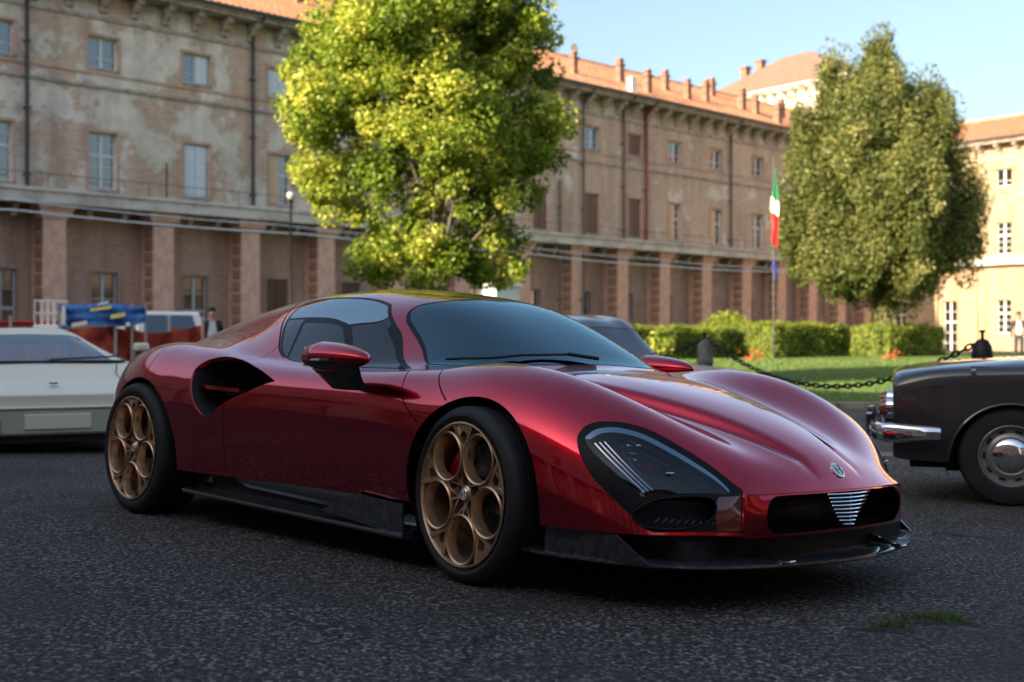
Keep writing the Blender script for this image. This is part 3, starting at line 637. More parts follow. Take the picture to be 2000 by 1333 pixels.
def soil(px, py, a, b, seed):
    r = np.random.default_rng(seed); c = gpt(px, py); V = [(c.x, c.y, gz(c.x, c.y) + .010)]; n = 40
    for k in range(n):
        t = 2 * math.pi * k / n; q = 1 + .35 * math.sin(3 * t + seed) + .25 * math.sin(7 * t) + r.normal(0, .08); x, y = c.x + a * q * math.cos(t), c.y + b * q * math.sin(t); V.append((x, y, gz(x, y) + .001))
    o = link('soil_patch', pyd('soil_patch', V, [(0, k + 1, (k + 1) % n + 1) for k in range(n)], True), m_soil); o['kind'] = 'structure'
soil(1815, 1216, .14, .05, 3); soil(1735, 1232, .10, .035, 5)
weeds(gpt(1825, 1212), .055, 700, 'small patch of green weeds growing through the asphalt, lower right', 31)
weeds(gpt(1735, 1228), .03, 160, 'sparse dry weeds beside the green patch in the asphalt', 32)
m_litter = new_mat('dry_leaf', (.20, .13, .06), .8); V = []; F = []
rl = np.random.default_rng(77)
for k in range(420):
    px, py = rl.uniform(-50, 2050), 790 + 640 * rl.uniform(0, 1) ** 1.1; p = gpt(px, py, .004); s = rl.uniform(.002, .009); a = rl.uniform(0, 6.28); i = len(V)
    V += [(p.x + s * math.cos(a), p.y + s * math.sin(a), p.z), (p.x - s * .6 * math.sin(a), p.y + s * .6 * math.cos(a), p.z + s * .5), (p.x - s * math.cos(a), p.y - s * math.sin(a), p.z + .001), (p.x + s * .6 * math.sin(a), p.y - s * .6 * math.cos(a), p.z + s * .3)]; F.append((i, i + 1, i + 2, i + 3))
tag(link('leaf_litter', pyd('leaf_litter', V, F), m_litter), 'scattered grit and tiny dry leaves on the asphalt', 'leaf litter', kind='stuff')
# ------------------------------------------------------------------ red sports car: body surface
NET = [  # rows from tail to nose, columns from centre line to rocker; (x, y, z) in metres, front axle at x = 0
 [(-3.47,0,.865),(-3.47,.20,.86),(-3.46,.36,.845),(-3.455,.46,.825),(-3.45,.54,.81),(-3.445,.60,.79),(-3.44,.645,.755),(-3.43,.675,.70),(-3.42,.69,.62),(-3.42,.70,.52),(-3.42,.70,.40),(-3.43,.69,.28)],
 [(-3.30,0,.93),(-3.30,.23,.92),(-3.295,.40,.89),(-3.29,.50,.865),(-3.28,.58,.855),(-3.275,.65,.845),(-3.27,.71,.82),(-3.26,.765,.77),(-3.25,.80,.68),(-3.24,.82,.55),(-3.24,.82,.41),(-3.25,.81,.28)],
 [(-3.03,0,1.015),(-3.03,.25,1.00),(-3.03,.42,.945),(-3.03,.52,.895),(-3.03,.60,.89),(-3.03,.68,.895),(-3.03,.75,.88),(-3.03,.83,.83),(-3.03,.90,.74),(-3.03,.942,.61),(-3.03,.945,.45),(-3.03,.935,.27)],
 [(-2.70,0,1.095),(-2.70,.25,1.078),(-2.70,.42,1.015),(-2.70,.53,.935),(-2.70,.62,.915),(-2.70,.70,.925),(-2.70,.78,.915),(-2.70,.87,.875),(-2.70,.95,.785),(-2.70,.988,.65),(-2.70,.985,.46),(-2.70,.965,.27)],
 [(-2.40,0,1.152),(-2.40,.25,1.135),(-2.40,.43,1.065),(-2.40,.55,.965),(-2.40,.65,.915),(-2.40,.73,.91),(-2.40,.81,.895),(-2.40,.89,.85),(-2.40,.955,.765),(-2.40,.985,.64),(-2.40,.975,.45),(-2.40,.955,.265)],
 [(-2.12,0,1.192),(-2.12,.25,1.174),(-2.12,.44,1.105),(-2.12,.575,.995),(-2.12,.68,.915),(-2.12,.755,.885),(-2.12,.83,.868),(-2.12,.90,.825),(-2.12,.955,.745),(-2.12,.98,.62),(-2.12,.965,.44),(-2.12,.94,.262)],
 [(-1.85,0,1.212),(-1.85,.26,1.19),(-1.85,.46,1.125),(-1.85,.61,1.015),(-1.85,.725,.895),(-1.85,.79,.848),(-1.85,.86,.825),(-1.85,.925,.775),(-1.85,.96,.69),(-1.85,.968,.57),(-1.85,.95,.42),(-1.85,.92,.262)],
 [(-1.55,0,1.218),(-1.55,.26,1.20),(-1.55,.465,1.135),(-1.55,.625,1.02),(-1.55,.745,.875),(-1.55,.80,.828),(-1.55,.87,.802),(-1.55,.93,.752),(-1.55,.958,.665),(-1.55,.958,.55),(-1.55,.94,.41),(-1.55,.91,.265)],
 [(-1.25,0,1.202),(-1.25,.25,1.185),(-1.25,.455,1.12),(-1.25,.62,1.01),(-1.25,.745,.865),(-1.25,.80,.815),(-1.25,.87,.79),(-1.25,.928,.74),(-1.25,.953,.655),(-1.25,.952,.54),(-1.25,.935,.40),(-1.25,.905,.27)],
 [(-0.98,0,1.17),(-.98,.25,1.158),(-.98,.44,1.10),(-.98,.595,.99),(-.98,.725,.86),(-.98,.785,.81),(-.98,.862,.786),(-.98,.925,.738),(-.98,.952,.65),(-.98,.952,.535),(-.98,.935,.40),(-.98,.905,.272)],
 [(-0.76,0,1.118),(-.76,.24,1.107),(-.76,.43,1.058),(-.76,.575,.955),(-.76,.70,.855),(-.76,.775,.81),(-.76,.858,.786),(-.76,.922,.738),(-.76,.952,.65),(-.76,.953,.535),(-.76,.937,.40),(-.76,.908,.275)],
 [(-0.54,0,1.025),(-.54,.24,1.015),(-.54,.43,.972),(-.54,.57,.90),(-.54,.68,.835),(-.54,.76,.812),(-.54,.85,.79),(-.54,.918,.74),(-.54,.953,.652),(-.54,.957,.54),(-.54,.943,.40),(-.54,.915,.275)],
 [(-0.35,0,.92),(-.35,.24,.91),(-.36,.43,.88),(-.37,.56,.835),(-.37,.655,.82),(-.37,.735,.82),(-.37,.825,.798),(-.37,.90,.75),(-.37,.952,.66),(-.37,.962,.545),(-.37,.952,.40),(-.37,.928,.275)],
 [(-0.19,0,.835),(-.20,.24,.828),(-.21,.42,.812),(-.22,.53,.805),(-.22,.63,.82),(-.22,.71,.833),(-.22,.80,.815),(-.22,.885,.762),(-.22,.948,.67),(-.22,.967,.55),(-.22,.962,.40),(-.22,.938,.272)],
 [( 0.0,0,.800),(0,.22,.795),(0,.40,.778),(0,.51,.785),(0,.61,.818),(0,.69,.838),(0,.775,.826),(0,.87,.775),(0,.942,.68),(0,.972,.55),(0,.972,.40),(0,.95,.27)],
 [( .25,0,.752),(.25,.21,.745),(.25,.38,.722),(.25,.485,.732),(.25,.585,.778),(.25,.67,.803),(.25,.76,.79),(.25,.86,.735),(.25,.935,.64),(.25,.968,.52),(.25,.972,.39),(.25,.957,.268)],
 [( .48,0,.695),(.48,.195,.685),(.48,.35,.658),(.48,.45,.668),(.48,.55,.707),(.48,.635,.730),(.48,.725,.715),(.48,.825,.66),(.48,.90,.575),(.48,.938,.475),(.48,.95,.37),(.48,.942,.265)],
 [( .68,0,.632),(.68,.175,.620),(.68,.31,.596),(.68,.40,.602),(.68,.49,.625),(.68,.57,.636),(.68,.655,.62),(.68,.745,.572),(.68,.815,.505),(.68,.855,.43),(.68,.875,.345),(.68,.878,.262)],
 [( .84,0,.568),(.838,.15,.556),(.834,.265,.540),(.83,.345,.538),(.825,.42,.545),(.82,.495,.543),(.815,.57,.525),(.805,.645,.487),(.80,.70,.437),(.795,.735,.38),(.795,.755,.32),(.795,.765,.26)],
 [( .975,0,.492),(.97,.115,.486),(.962,.21,.478),(.952,.29,.473),(.938,.365,.468),(.925,.435,.459),(.91,.50,.442),(.90,.55,.415),(.893,.585,.378),(.89,.61,.34),(.89,.625,.30),(.89,.635,.26)],
 [(1.055,0,.405),(1.052,.09,.4045),(1.044,.18,.404),(1.032,.27,.403),(1.014,.355,.402),(.990,.44,.400),(.966,.505,.397),(.966,.509,.372),(.966,.511,.345),(.966,.513,.315),(.966,.515,.285),(.966,.516,.256)],
]
def _icp(P, w):
    """control points of a C2 interpolating cubic B-spline along axis 0 (blended by w with the points themselves)"""
    n = len(P); A = np.zeros((n, n))
    for i in range(n):
        if i in (0, n - 1): A[i, i] = 1
        else: A[i, i - 1:i + 2] = (1 / 6, 4 / 6, 1 / 6)
    Q = np.linalg.solve(A, P.reshape(n, -1)).reshape(P.shape)
    return P * (1 - w) + Q * w
def _bas(t):
    return np.stack([(1 - t) ** 3, 3 * t ** 3 - 6 * t ** 2 + 4, -3 * t ** 3 + 3 * t ** 2 + 3 * t + 1, t ** 3], -1) / 6
def surf_setup():
    P = np.array(NET, float)
    mir = P[:, 1:, :][:, ::-1] * np.array([1, -1, 1])
    full = np.concatenate([mir, P], 1)                       # 23 columns, centre at 11
    full = _icp(full, 0.8)
    full = np.swapaxes(_icp(np.swapaxes(full, 0, 1), 0.8), 0, 1)
    full = np.concatenate([(2 * full[:1] - full[1:2]), full, (2 * full[-1:] - full[-2:-1])], 0)
    full = np.concatenate([(2 * full[:, :1] - full[:, 1:2]), full, (2 * full[:, -1:] - full[:, -2:-1])], 1)
    return full
_FULL = surf_setup(); NU = len(NET); NV = 12
def surf(u, v):
    """u 0..NU-1 tail to nose, v 0..11 centre line to rocker (left half, y > 0)"""
    u = np.clip(np.asarray(u, float), 0, NU - 1 - 1e-9); vv = np.clip(np.asarray(v, float), 0, 11 - 1e-9) + 11
    i = u.astype(int); j = vv.astype(int); bu = _bas(u - i); bv = _bas(vv - j)
    out = np.zeros(u.shape + (3,))
    for a in range(4):
        for b in range(4):
            out += (bu[..., a] * bv[..., b])[..., None] * _FULL[i + a, j + b]
    return out
def crease(Pt):
    """the hood's centre spine stands proud of its valleys: a soft V from the windscreen to the badge"""
    x = Pt[..., 0]; y = np.abs(Pt[..., 1]); z = Pt[..., 2].copy()
    t = np.clip((x - 0.0) / 0.93, 0, 1)
    yc = 0.41 - 0.30 * t ** 1.15                                  # line of the crease
    amp = 0.020 * np.sin(np.pi * np.clip((x + .12) / 1.14, 0, 1)) ** .8
    d = (y - yc)
    k = np.clip(1 - d / 0.035, 0, 1); k = k * k * (3 - 2 * k)
    fall = np.where(d < 0, 1.0, k)
    z += np.where((x > -.12) & (x < 1.02), amp * fall, 0)
    g = np.exp(-((d - .03) / .03) ** 2) * amp * .95
    z -= np.where((x > -.12) & (x < 1.02), g, 0)
    out = Pt.copy(); out[..., 2] = z
    return out
def S(u, v): return crease(surf(u, v))
def Sn(u, v):
    e = 2e-3; a = S(u + e, v) - S(u - e, v); b = S(u, v + e) - S(u, v - e)
    n = np.cross(a, b); L = np.linalg.norm(n, axis=-1, keepdims=True); L[L < 1e-12] = 1
    n = n / L
    return n
OUT = {'ws_near': [(11.031, 4.278), (10.506, 3.497), (10.092, 3.098), (9.657, 2.801), (9.329, 2.569), (9.158, 2.338), (9.083, 2.118), (9.148, 1.908), (9.305, 1.683), (9.492, 1.214), (9.545, 0.694)],
  'glass': [(6.762, 3.999), (6.5, 3.541), (6.171, 2.969), (5.945, 2.46), (5.816, 1.893), (6.083, 1.744), (6.595, 1.796), (7.099, 1.837), (7.487, 1.858), (7.923, 1.946), (8.372, 2.147), (8.733, 2.613), (9.09, 2.944), (9.724, 3.495), (10.89, 5.335), (10.147, 5.195), (9.375, 5.109), (8.391, 4.936), (7.862, 4.805), (7.412, 4.769), (7.076, 4.436)],
  'glass_mid': [(5.731, 2.782), (6.699, 2.823), (7.406, 2.861), (7.738, 2.954), (7.959, 3.045), (8.224, 2.983), (8.657, 2.834), (8.775, 2.55)],
  'qframe': [(7.068, 4.408), (6.907, 3.572), (6.707, 2.954), (6.781, 2.928), (7.378, 2.938), (7.686, 2.976), (7.963, 3.062)],
  'bpost': [(7.976, 3.043), (8.205, 3.342), (8.538, 3.84), (8.906, 4.882)],
  'bstrip': [(7.001, 4.547), (6.653, 4.02), (6.365, 3.529), (5.941, 2.892), (5.63, 2.326), (5.235, 1.551)],
  'door_front': [(11.049, 5.524), (11.426, 6.723), (11.542, 7.226), (11.828, 7.856), (12.2, 8.259), (12.597, 8.635)],
  'wing_line': [(12.354, 5.9), (12.639, 6.637), (12.985, 7.275), (13.418, 7.929)],
  'door_rear': [(6.242, 8.599), (6.195, 9.179), (6.193, 9.689), (6.15, 10.887)],
  'rear_clam': [(3.19, 5.1), (3.298, 6.683), (3.352, 7.641), (3.303, 8.466)],
  'quarter': [(6.467, 3.524), (6.512, 3.943), (6.429, 4.324), (6.333, 5.253), (6.024, 5.779)],
  'engine': [(4.46, 4.298), (4.542, 3.446), (4.68, 2.807), (4.489, 1.948)],
  'intake': [(4.989, 7.964), (4.988, 7.648), (5.103, 7.095), (5.308, 6.505), (5.603, 5.881), (6.128, 5.757), (6.84, 6.33), (7.29, 6.813), (7.573, 7.133), (7.334, 7.364), (6.8, 7.965), (6.403, 8.362), (6.063, 8.766), (5.833, 9.159), (5.78, 9.318), (5.493, 9.239), (5.241, 9.015), (5.105, 8.669), (5.032, 8.352)],
  'headlamp': [(16.158, 7.883), (16.145, 7.641), (16.176, 7.337), (16.267, 7.057), (16.475, 6.722), (16.689, 6.48), (17.023, 6.268), (17.537, 6.189), (18.111, 6.126), (18.638, 6.15), (19.123, 6.161), (19.569, 6.037), (19.842, 6.299), (20.0, 10.578), (17.918, 10.876), (17.69, 10.685), (17.462, 10.255), (17.024, 9.628), (16.643, 9.109), (16.392, 8.606), (16.25, 8.234)],
  'lens': [(16.293, 7.857), (16.287, 7.569), (16.361, 7.255), (16.517, 6.97), (16.723, 6.759), (17.027, 6.602), (17.518, 6.534), (18.106, 6.494), (18.667, 6.548), (19.181, 6.812), (19.283, 7.087), (17.703, 9.085), (17.372, 9.013), (16.919, 8.57), (16.55, 8.197)],
  'duct': [(17.419, 10.153), (17.595, 9.604), (18.017, 8.944), (18.898, 7.995), (19.163, 8.883), (19.006, 9.866), (18.472, 10.585), (17.73, 10.608)],
  'spanel': [(19.054, 7.704), (19.782, 6.541), (19.965, 10.352), (19.292, 10.565)]}
# ---- cutting the surface into panels: polygons of a fine grid are split exactly along outlines given in (u, v)
def spline2(pts, closed=True, k=8, corners=()):
    P = np.array(pts, float); n = len(P); out = []
    rngi = range(n if closed else n - 1)
    for i in rngi:
        a, b, c, d = (P[(i - 1) % n] if closed or i > 0 else P[0]), P[i], P[(i + 1) % n], (P[(i + 2) % n] if closed or i + 2 < n else P[-1])
        if i in corners: a = b
        if (i + 1) % n in corners: d = c
        for t in np.arange(k) / k:
            m0 = (c - a) / 2; m1 = (d - b) / 2
            out.append((2 * t ** 3 - 3 * t ** 2 + 1) * b + (t ** 3 - 2 * t ** 2 + t) * m0 + (-2 * t ** 3 + 3 * t ** 2) * c + (t ** 3 - t ** 2) * m1)
    if not closed: out.append(P[-1])
    return np.array(out)
def poly_dist(Q, pts, closed=True, sc2=(0.2, 0.085)):
    """signed distance (inside negative) in rough metres"""
    s = np.array(sc2); q = Q * s; p = pts * s; n = len(p)
    d = np.full(len(q), 1e9); ins = np.zeros(len(q), bool)
    for i in range(n if closed else n - 1):
        a = p[i]; b = p[(i + 1) % n]; ab = b - a; L = ab @ ab + 1e-15
        t = np.clip(((q - a) @ ab) / L, 0, 1); dd = np.linalg.norm(q - a - t[:, None] * ab, axis=1); d = np.minimum(d, dd)
        if closed:
            c = (a[1] > q[:, 1]) != (b[1] > q[:, 1])
            xx = a[0] + (q[:, 1] - a[1]) * (b[0] - a[0]) / (b[1] - a[1] + 1e-15)
            ins ^= c & (q[:, 0] < xx)
    return np.where(ins, -d, d) if closed else d
class Shell:
    def __init__(s, uv, fn, fnn, faces, label):
        s.uv = [tuple(x) for x in uv]; s.P = fn(uv[:, 0], uv[:, 1]); s.N = fnn(uv[:, 0], uv[:, 1])
        s.P = [tuple(x) for x in s.P]; s.N = [tuple(x) for x in s.N]
        s.faces = faces; s.lab = [label] * len(faces)
    def cut(s, field, frm, inside, box=None):
        """split faces labelled in frm where field(uv, P) changes sign; the negative side takes label inside"""
        F = field(np.array(s.uv), np.array(s.P)); F = np.where(np.abs(F) < 1e-7, 1e-7, F); F = list(F)
        new = {}; nf = []; nl = []
        def mid(a, b):
            k = (a, b) if a < b else (b, a)
            if k in new: return new[k]
            t = F[k[0]] / (F[k[0]] - F[k[1]]); t = min(max(t, .02), .98)
            s.P.append(tuple(s.P[k[0]][i] * (1 - t) + s.P[k[1]][i] * t for i in range(3)))
            n = [s.N[k[0]][i] * (1 - t) + s.N[k[1]][i] * t for i in range(3)]; L = math.sqrt(sum(x * x for x in n)) or 1
            s.N.append(tuple(x / L for x in n))
            s.uv.append(tuple(s.uv[k[0]][i] * (1 - t) + s.uv[k[1]][i] * t for i in range(2))); F.append(0.0)
            new[k] = len(s.P) - 1; return new[k]
        for f, l in zip(s.faces, s.lab):
            neg = [F[i] < 0 for i in f]
            if not any(neg): nf.append(f); nl.append(l); continue
            if l not in frm:
                nf.append(f); nl.append(l); continue
            if all(neg): nf.append(f); nl.append(inside); continue
            A = []; B = []
            for q in range(len(f)):
                a = f[q]; b = f[(q + 1) % len(f)]
                (A if F[a] < 0 else B).append(a)
                if (F[a] < 0) != (F[b] < 0):
                    m_ = mid(a, b); A.append(m_); B.append(m_)
            if len(A) > 2: nf.append(tuple(A)); nl.append(inside)
            if len(B) > 2: nf.append(tuple(B)); nl.append(l)
        s.faces = nf; s.lab = nl
    def take(s, label, side=1, rim=0.012, offset=0.0, rimdir=None):
        """mesh data of one label, mirrored for side -1, with its edges turned inwards by rim"""
        fs = [f for f, l in zip(s.faces, s.lab) if l == label]
        if not fs: return None
        idx = {}; V = []; N = []
        for f in fs:
            for i in f:
                if i not in idx:
                    idx[i] = len(V); p = s.P[i]; n = s.N[i]
                    V.append((p[0] + n[0] * offset, p[1] + n[1] * offset, p[2] + n[2] * offset)); N.append(n)
        F = [tuple(idx[i] for i in f) for f in fs]
        ed = {}
        for f in F:
            for q in range(len(f)):
                a, b = f[q], f[(q + 1) % len(f)]
                ed[(a, b)] = 1
        bd = [(a, b) for (a, b) in ed if (b, a) not in ed and not (abs(V[a][1]) < 1e-4 and abs(V[b][1]) < 1e-4)]
        if rim:
            for a, b in bd:
                pa, pb = Vector(V[a]), Vector(V[b]); na, nb = Vector(N[a]), Vector(N[b])
                qa, qb = pa - na * rim, pb - nb * rim
                fn = (pb - pa).cross(na)
                if fn.length < 1e-12: continue
                fn.normalize(); k = len(V)
                V += [tuple(pa), tuple(pb), tuple(qb), tuple(qa)]; N += [tuple(fn)] * 4
                F.append((k + 1, k, k + 3, k + 2))
        return V, N, F
def mirror(d):
    V, N, F = d
    return [(x, -y, z) for x, y, z in V], [(x, -y, z) for x, y, z in N], [tuple(reversed(f)) for f in F]
def join_d(a, b):
    if a is None: return b
    k = len(a[0]); return a[0] + b[0], a[1] + b[1], a[2] + [tuple(i + k for i in f) for f in b[2]]
def shell_obj(name, d, mat, parent, label=None):
    V, N, F = d
    me = bpy.data.meshes.new(name); me.from_pydata(V, [], F); me.update(); me.shade_smooth()
    me.normals_split_custom_set_from_vertices(N)
    return link(name, me, mat, parent, label=label)

# materials of the red car
m_red = new_mat('candy_red', (0.62, 0.001, 0.026), 0.20, 1.0, coat=1.0)
m_red.node_tree.nodes['Principled BSDF'].inputs['Coat Roughness'].default_value = 0.015
m_red.node_tree.nodes['Principled BSDF'].inputs['Coat IOR'].default_value = 1.62
m_gap = new_mat('shut_line', (0.004, 0.003, 0.004), 0.8)
m_blk = new_mat('gloss_black', (0.006, 0.006, 0.008), 0.12, coat=0.6)
m_matt = new_mat('matt_black', (0.008, 0.008, 0.009), 0.7)
m_carb = new_mat('dark_carbon', (0.022, 0.026, 0.03), 0.22, coat=0.8)
vary(m_carb, (0.045, 0.05, 0.055), 40, .45, .6)
m_tyre = new_mat('tyre_rubber', (0.012, 0.012, 0.013), 0.68)
vary(m_tyre, (0.022, 0.021, 0.02), 12, .4, .7, bump=.15, bdist=.003)
m_bronze = new_mat('bronze_rim', (0.66, 0.42, 0.25), 0.33, 0.8, coat=.3)
m_chrome = new_mat('bright_chrome', (0.85, 0.85, 0.86), 0.08, 1.0)
m_steel = new_mat('brake_disc_steel', (0.13, 0.13, 0.14), 0.38, 0.9)
vary(m_steel, (0.05, 0.05, 0.055), 30, .4, .6)
m_caliper = new_mat('red_caliper', (0.42, 0.004, 0.012), 0.3, coat=.6)
m_sideglass = glass_mat('tinted_side_glass', (0.05, 0.055, 0.05), 1.65)
m_roofglass = glass_mat('tinted_roof_glass', (0.16, 0.22, 0.23), 8.0, refl=(.85, .97, 1.0))
m_wsglass = glass_mat('windscreen_glass', (0.42, 0.60, 0.65), 2.3, refl=(.62, .92, 1.0))
m_lens = glass_mat('lamp_lens_glass', (0.60, 0.64, 0.68), 1.55)
m_lensband = glass_mat('lens_sky_sheen', (0.02, 0.03, 0.04), 4.0, refl=(.6, .85, 1.0))  # blue-tinted mirror glass, imitates sky reflected along the top of the lens
m_bez = new_mat('lamp_surround_black', (0.003, 0.003, 0.004), 0.45, spec=.25)
m_white = new_mat('badge_white', (0.75, 0.78, 0.8), 0.25, coat=.5)
m_trim = new_mat('cabin_dark_trim', (0.02, 0.022, 0.026), 0.6)
m_lampgrey = new_mat('lamp_housing_grey', (0.07, 0.07, 0.075), 0.25, 0.6)

# grid
_nu, _nv = 341, 171
_U, _V = np.meshgrid(np.linspace(0, NU - 1, _nu), np.linspace(0, 11, _nv), indexing='ij')
_uv = np.stack([_U.ravel(), _V.ravel()], 1)
_faces = []
for i in range(_nu - 1):
    for j in range(_nv - 1):
        _faces.append((i * _nv + j, (i + 1) * _nv + j, (i + 1) * _nv + j + 1, i * _nv + j + 1))
sh = Shell(_uv, S, Sn, _faces, 'body')
def outline(key, closed=True, corners=(), pts=None):
    return spline2(pts if pts is not None else OUT[key], closed, 6, corners)
def fld(poly, w=0.0):
    return lambda uv, P: poly_dist(uv, poly) - w
def line_fld(poly, w):
    return lambda uv, P: poly_dist(uv, poly, False) - w
def thin_line(key, w, frm, lab, pts=None):
    """a strip narrower than the grid: cut on both sides of a signed distance"""
    L_ = outline(key, False) if pts is None else np.array(pts); s2 = np.array((0.2, 0.085)); p = L_ * s2
    def sd(uv):
        q = uv * s2; best = np.full(len(q), 1e9); sg = np.zeros(len(q)); cap = np.zeros(len(q), bool); n = len(p)
        for i in range(n - 1):
            a, b = p[i], p[i + 1]; ab = b - a; l2 = ab @ ab + 1e-15; t0 = ((q - a) @ ab) / l2; t = np.clip(t0, 0, 1)
            r_ = q - a - t[:, None] * ab; d = np.linalg.norm(r_, axis=1); cr = ab[0] * (q[:, 1] - a[1]) - ab[1] * (q[:, 0] - a[0]); m = d < best - 1e-9
            best = np.where(m, d, best); sg = np.where(m, np.where(cr > 0, d, -d), sg); c_ = ((t0 < -.02) & (i == 0)) | ((t0 > 1.02) & (i == n - 2)); cap = np.where(m, c_, cap)
        return sg, best, cap
    def f1(uv, P):
        sg, d, cap = sd(uv); return np.where(cap, .02, np.maximum(sg - w, d - .035))
    def f2(uv, P):
        sg, d, cap = sd(uv); return sg + w
    sh.cut(f1, frm, '_tmp'); sh.cut(f2, ('_tmp',), frm[0]); sh.lab = [lab if x == '_tmp' else x for x in sh.lab]
# wheel arches
sh.cut(lambda uv, P: np.where(P[:, 0] > -1.5, np.hypot(P[:, 0] - .022, P[:, 2] - .318) - .388, 1), ('body',), 'hole')
sh.cut(lambda uv, P: np.where(P[:, 0] < -1.5, np.hypot(P[:, 0] + 2.655, P[:, 2] - .325) - .402, 1), ('body',), 'hole')
# windscreen: near half of the outline, closed across the centre line
ws = outline('', True, (0, 14, 15, 16), OUT['ws_near'] + [(9.60, .3), (9.61, 0), (9.61, -.6), (12.86, -.6), (12.86, 0), (12.83, 1.0), (12.62, 2.0), (12.25, 3.0), (11.7, 3.85)])
ws_s = poly_dist
sh.cut(fld(ws, .012), ('body',), 'ws_seal'); sh.cut(fld(ws), ('ws_seal',), 'windscreen')
# side glass, upper and lower
gl = outline('glass', True, (10, 14))
sh.cut(fld(gl, .010), ('body',), 'glass_seal'); sh.cut(fld(gl), ('glass_seal',), 'side_glass')
mid = outline('glass_mid', False)
big = np.concatenate([mid, [(9.5, 1.0), (5.0, 1.0), (5.0, 2.8)]])
sh.cut(fld(big), ('side_glass',), 'roof_glass')
sh.cut(line_fld(outline('glass_mid', False), .0035), ('side_glass', 'roof_glass'), 'glass_seal')
sh.cut(line_fld(outline('qframe', False, (2, 3)), .0065), ('side_glass', 'roof_glass'), 'glass_seal')
sh.cut(line_fld(np.array([OUT['glass'][12], OUT['glass'][13], OUT['glass'][14]]), .013), ('side_glass', 'roof_glass'), 'glass_seal')
sh.cut(line_fld(outline('bpost', False), .011), ('side_glass',), 'glass_seal')
# intake and lamps
ink = outline('intake', True, (8,)); hl = outline('headlamp', True, (12, 13, 14)); ln = outline('lens', True, (10,))
sh.cut(fld(ink), ('body',), 'hole2')
sh.cut(fld(hl), ('body',), 'bezel'); sh.cut(fld(ln), ('bezel',), 'lens')
_top = spline2(OUT['lens'][1:10], False, 6)
sh.cut(lambda uv, P: poly_dist(uv, _top, False) - .019 * np.clip(1.5 - np.abs(uv[:, 0] - 17.4) / 1.9, 0, 1), ('lens',), 'lens_band')  # upper strip of the lens set apart to carry the imitated sky reflection
# shut lines
for key, w in (('door_front', .0027), ('wing_line', .0027), ('door_rear', .0016), ('rear_clam', .0022), ('quarter', .0016)):
    thin_line(key, w, ('body',), 'gap_' + key)
thin_line('bstrip', .003, ('body',), 'gap_bstrip')
def slot_f(uv, P):
    x = P[:, 0]; t = np.clip(x / .93, 0, 1); yc = .41 - .30 * t ** 1.15 + .056
    k = np.clip(np.minimum((x - .30) / .12, (.90 - x) / .30), 0, 1); w = .018 * k ** .7
    return np.where((x > .30) & (x < .90), np.abs(P[:, 1] - yc) - w, .05)
sh.cut(slot_f, ('body',), 'slot')
# split of the painted skin into panels (along the shut lines and under the glass)
fr = np.concatenate([outline('door_front', False), [(13.1, 8.9), (13.1, 11.6), (30, 11.6), (30, -2), (9.6, -2), (9.61, 0), (9.0, 2.2), (10.9, 5.36)]])
dr = np.concatenate([[(11.048, 5.5)], outline('door_front', False)[1:], [(13.1, 8.9), (13.1, 11.6), (6.13, 11.6)], outline('door_rear', False)[::-1], [(6.4, 8.2), (7.2, 7.3), (7.55, 7.15), (7.3, 6.7), (6.9, 6.0), (6.9, 4.5), (7.4, 4.8), (9.4, 5.1), (10.9, 5.36)]])
sh.cut(fld(dr), ('body',), 'door'); sh.cut(fld(fr), ('body',), 'front')
mid_seam = np.array([(9.30, -1), (9.30, .6), (9.0, 1.5), (8.5, 2.02), (7.9, 1.86), (5.8, 1.7), (5.1, 1.35), (4.7, .95), (4.55, .5), (4.55, -1)])
sh.cut(fld(mid_seam), ('body', 'front'), 'roof')

# ---------------------------------------------------------------- assemble
CAR = thing('sports_car', 'glossy dark red mid-engined coupe with bronze wheels parked in front on the asphalt', 'sports car')
CAR_M = Matrix(((math.cos(R(47.25)), math.sin(R(47.25)), 0, .5117), (-math.sin(R(47.25)), math.cos(R(47.25)), 0, 5.3124), (0, 0, 1, 0), (0, 0, 0, 1)))
TILT = Matrix(((1, 0, -.0038, 0), (0, 1, .0373, 0), (.0038, -.0373, 1, 0), (0, 0, 0, 1)))
CAR.matrix_world = (CAR_M @ TILT)
def both(label, name, mat, rim=.012, offset=0.0, joined=True, lab=None):
    d = sh.take(label, 1, rim, offset)
    if d is None: return None
    if joined: return shell_obj(name, join_d(d, mirror(d)), mat, CAR, lab)
    return [shell_obj(name, d, mat, CAR, lab), shell_obj(name, mirror(d), mat, CAR, lab)]
front = both('front', 'front_clamshell', m_red, .02)
rear = both('body', 'rear_clamshell', m_red, .02)
roof = both('roof', 'roof_panel', m_red, .008)
doors = both('door', 'door', m_red, .012, joined=False)
for key in ('door_front', 'wing_line', 'door_rear', 'rear_clam', 'quarter', 'bstrip'): both('gap_' + key, 'shut_line', m_gap, 0, -.006, joined=False)
both('windscreen', 'windscreen', m_wsglass, .004)
both('ws_seal', 'windscreen_seal', m_bez, .004, -.0015)
sg = both('side_glass', 'side_window', m_sideglass, .004, joined=False)
rg = both('roof_glass', 'roof_window', m_roofglass, .004, joined=False)
both('glass_seal', 'window_seal', m_bez, .004, -.0015, joined=False)

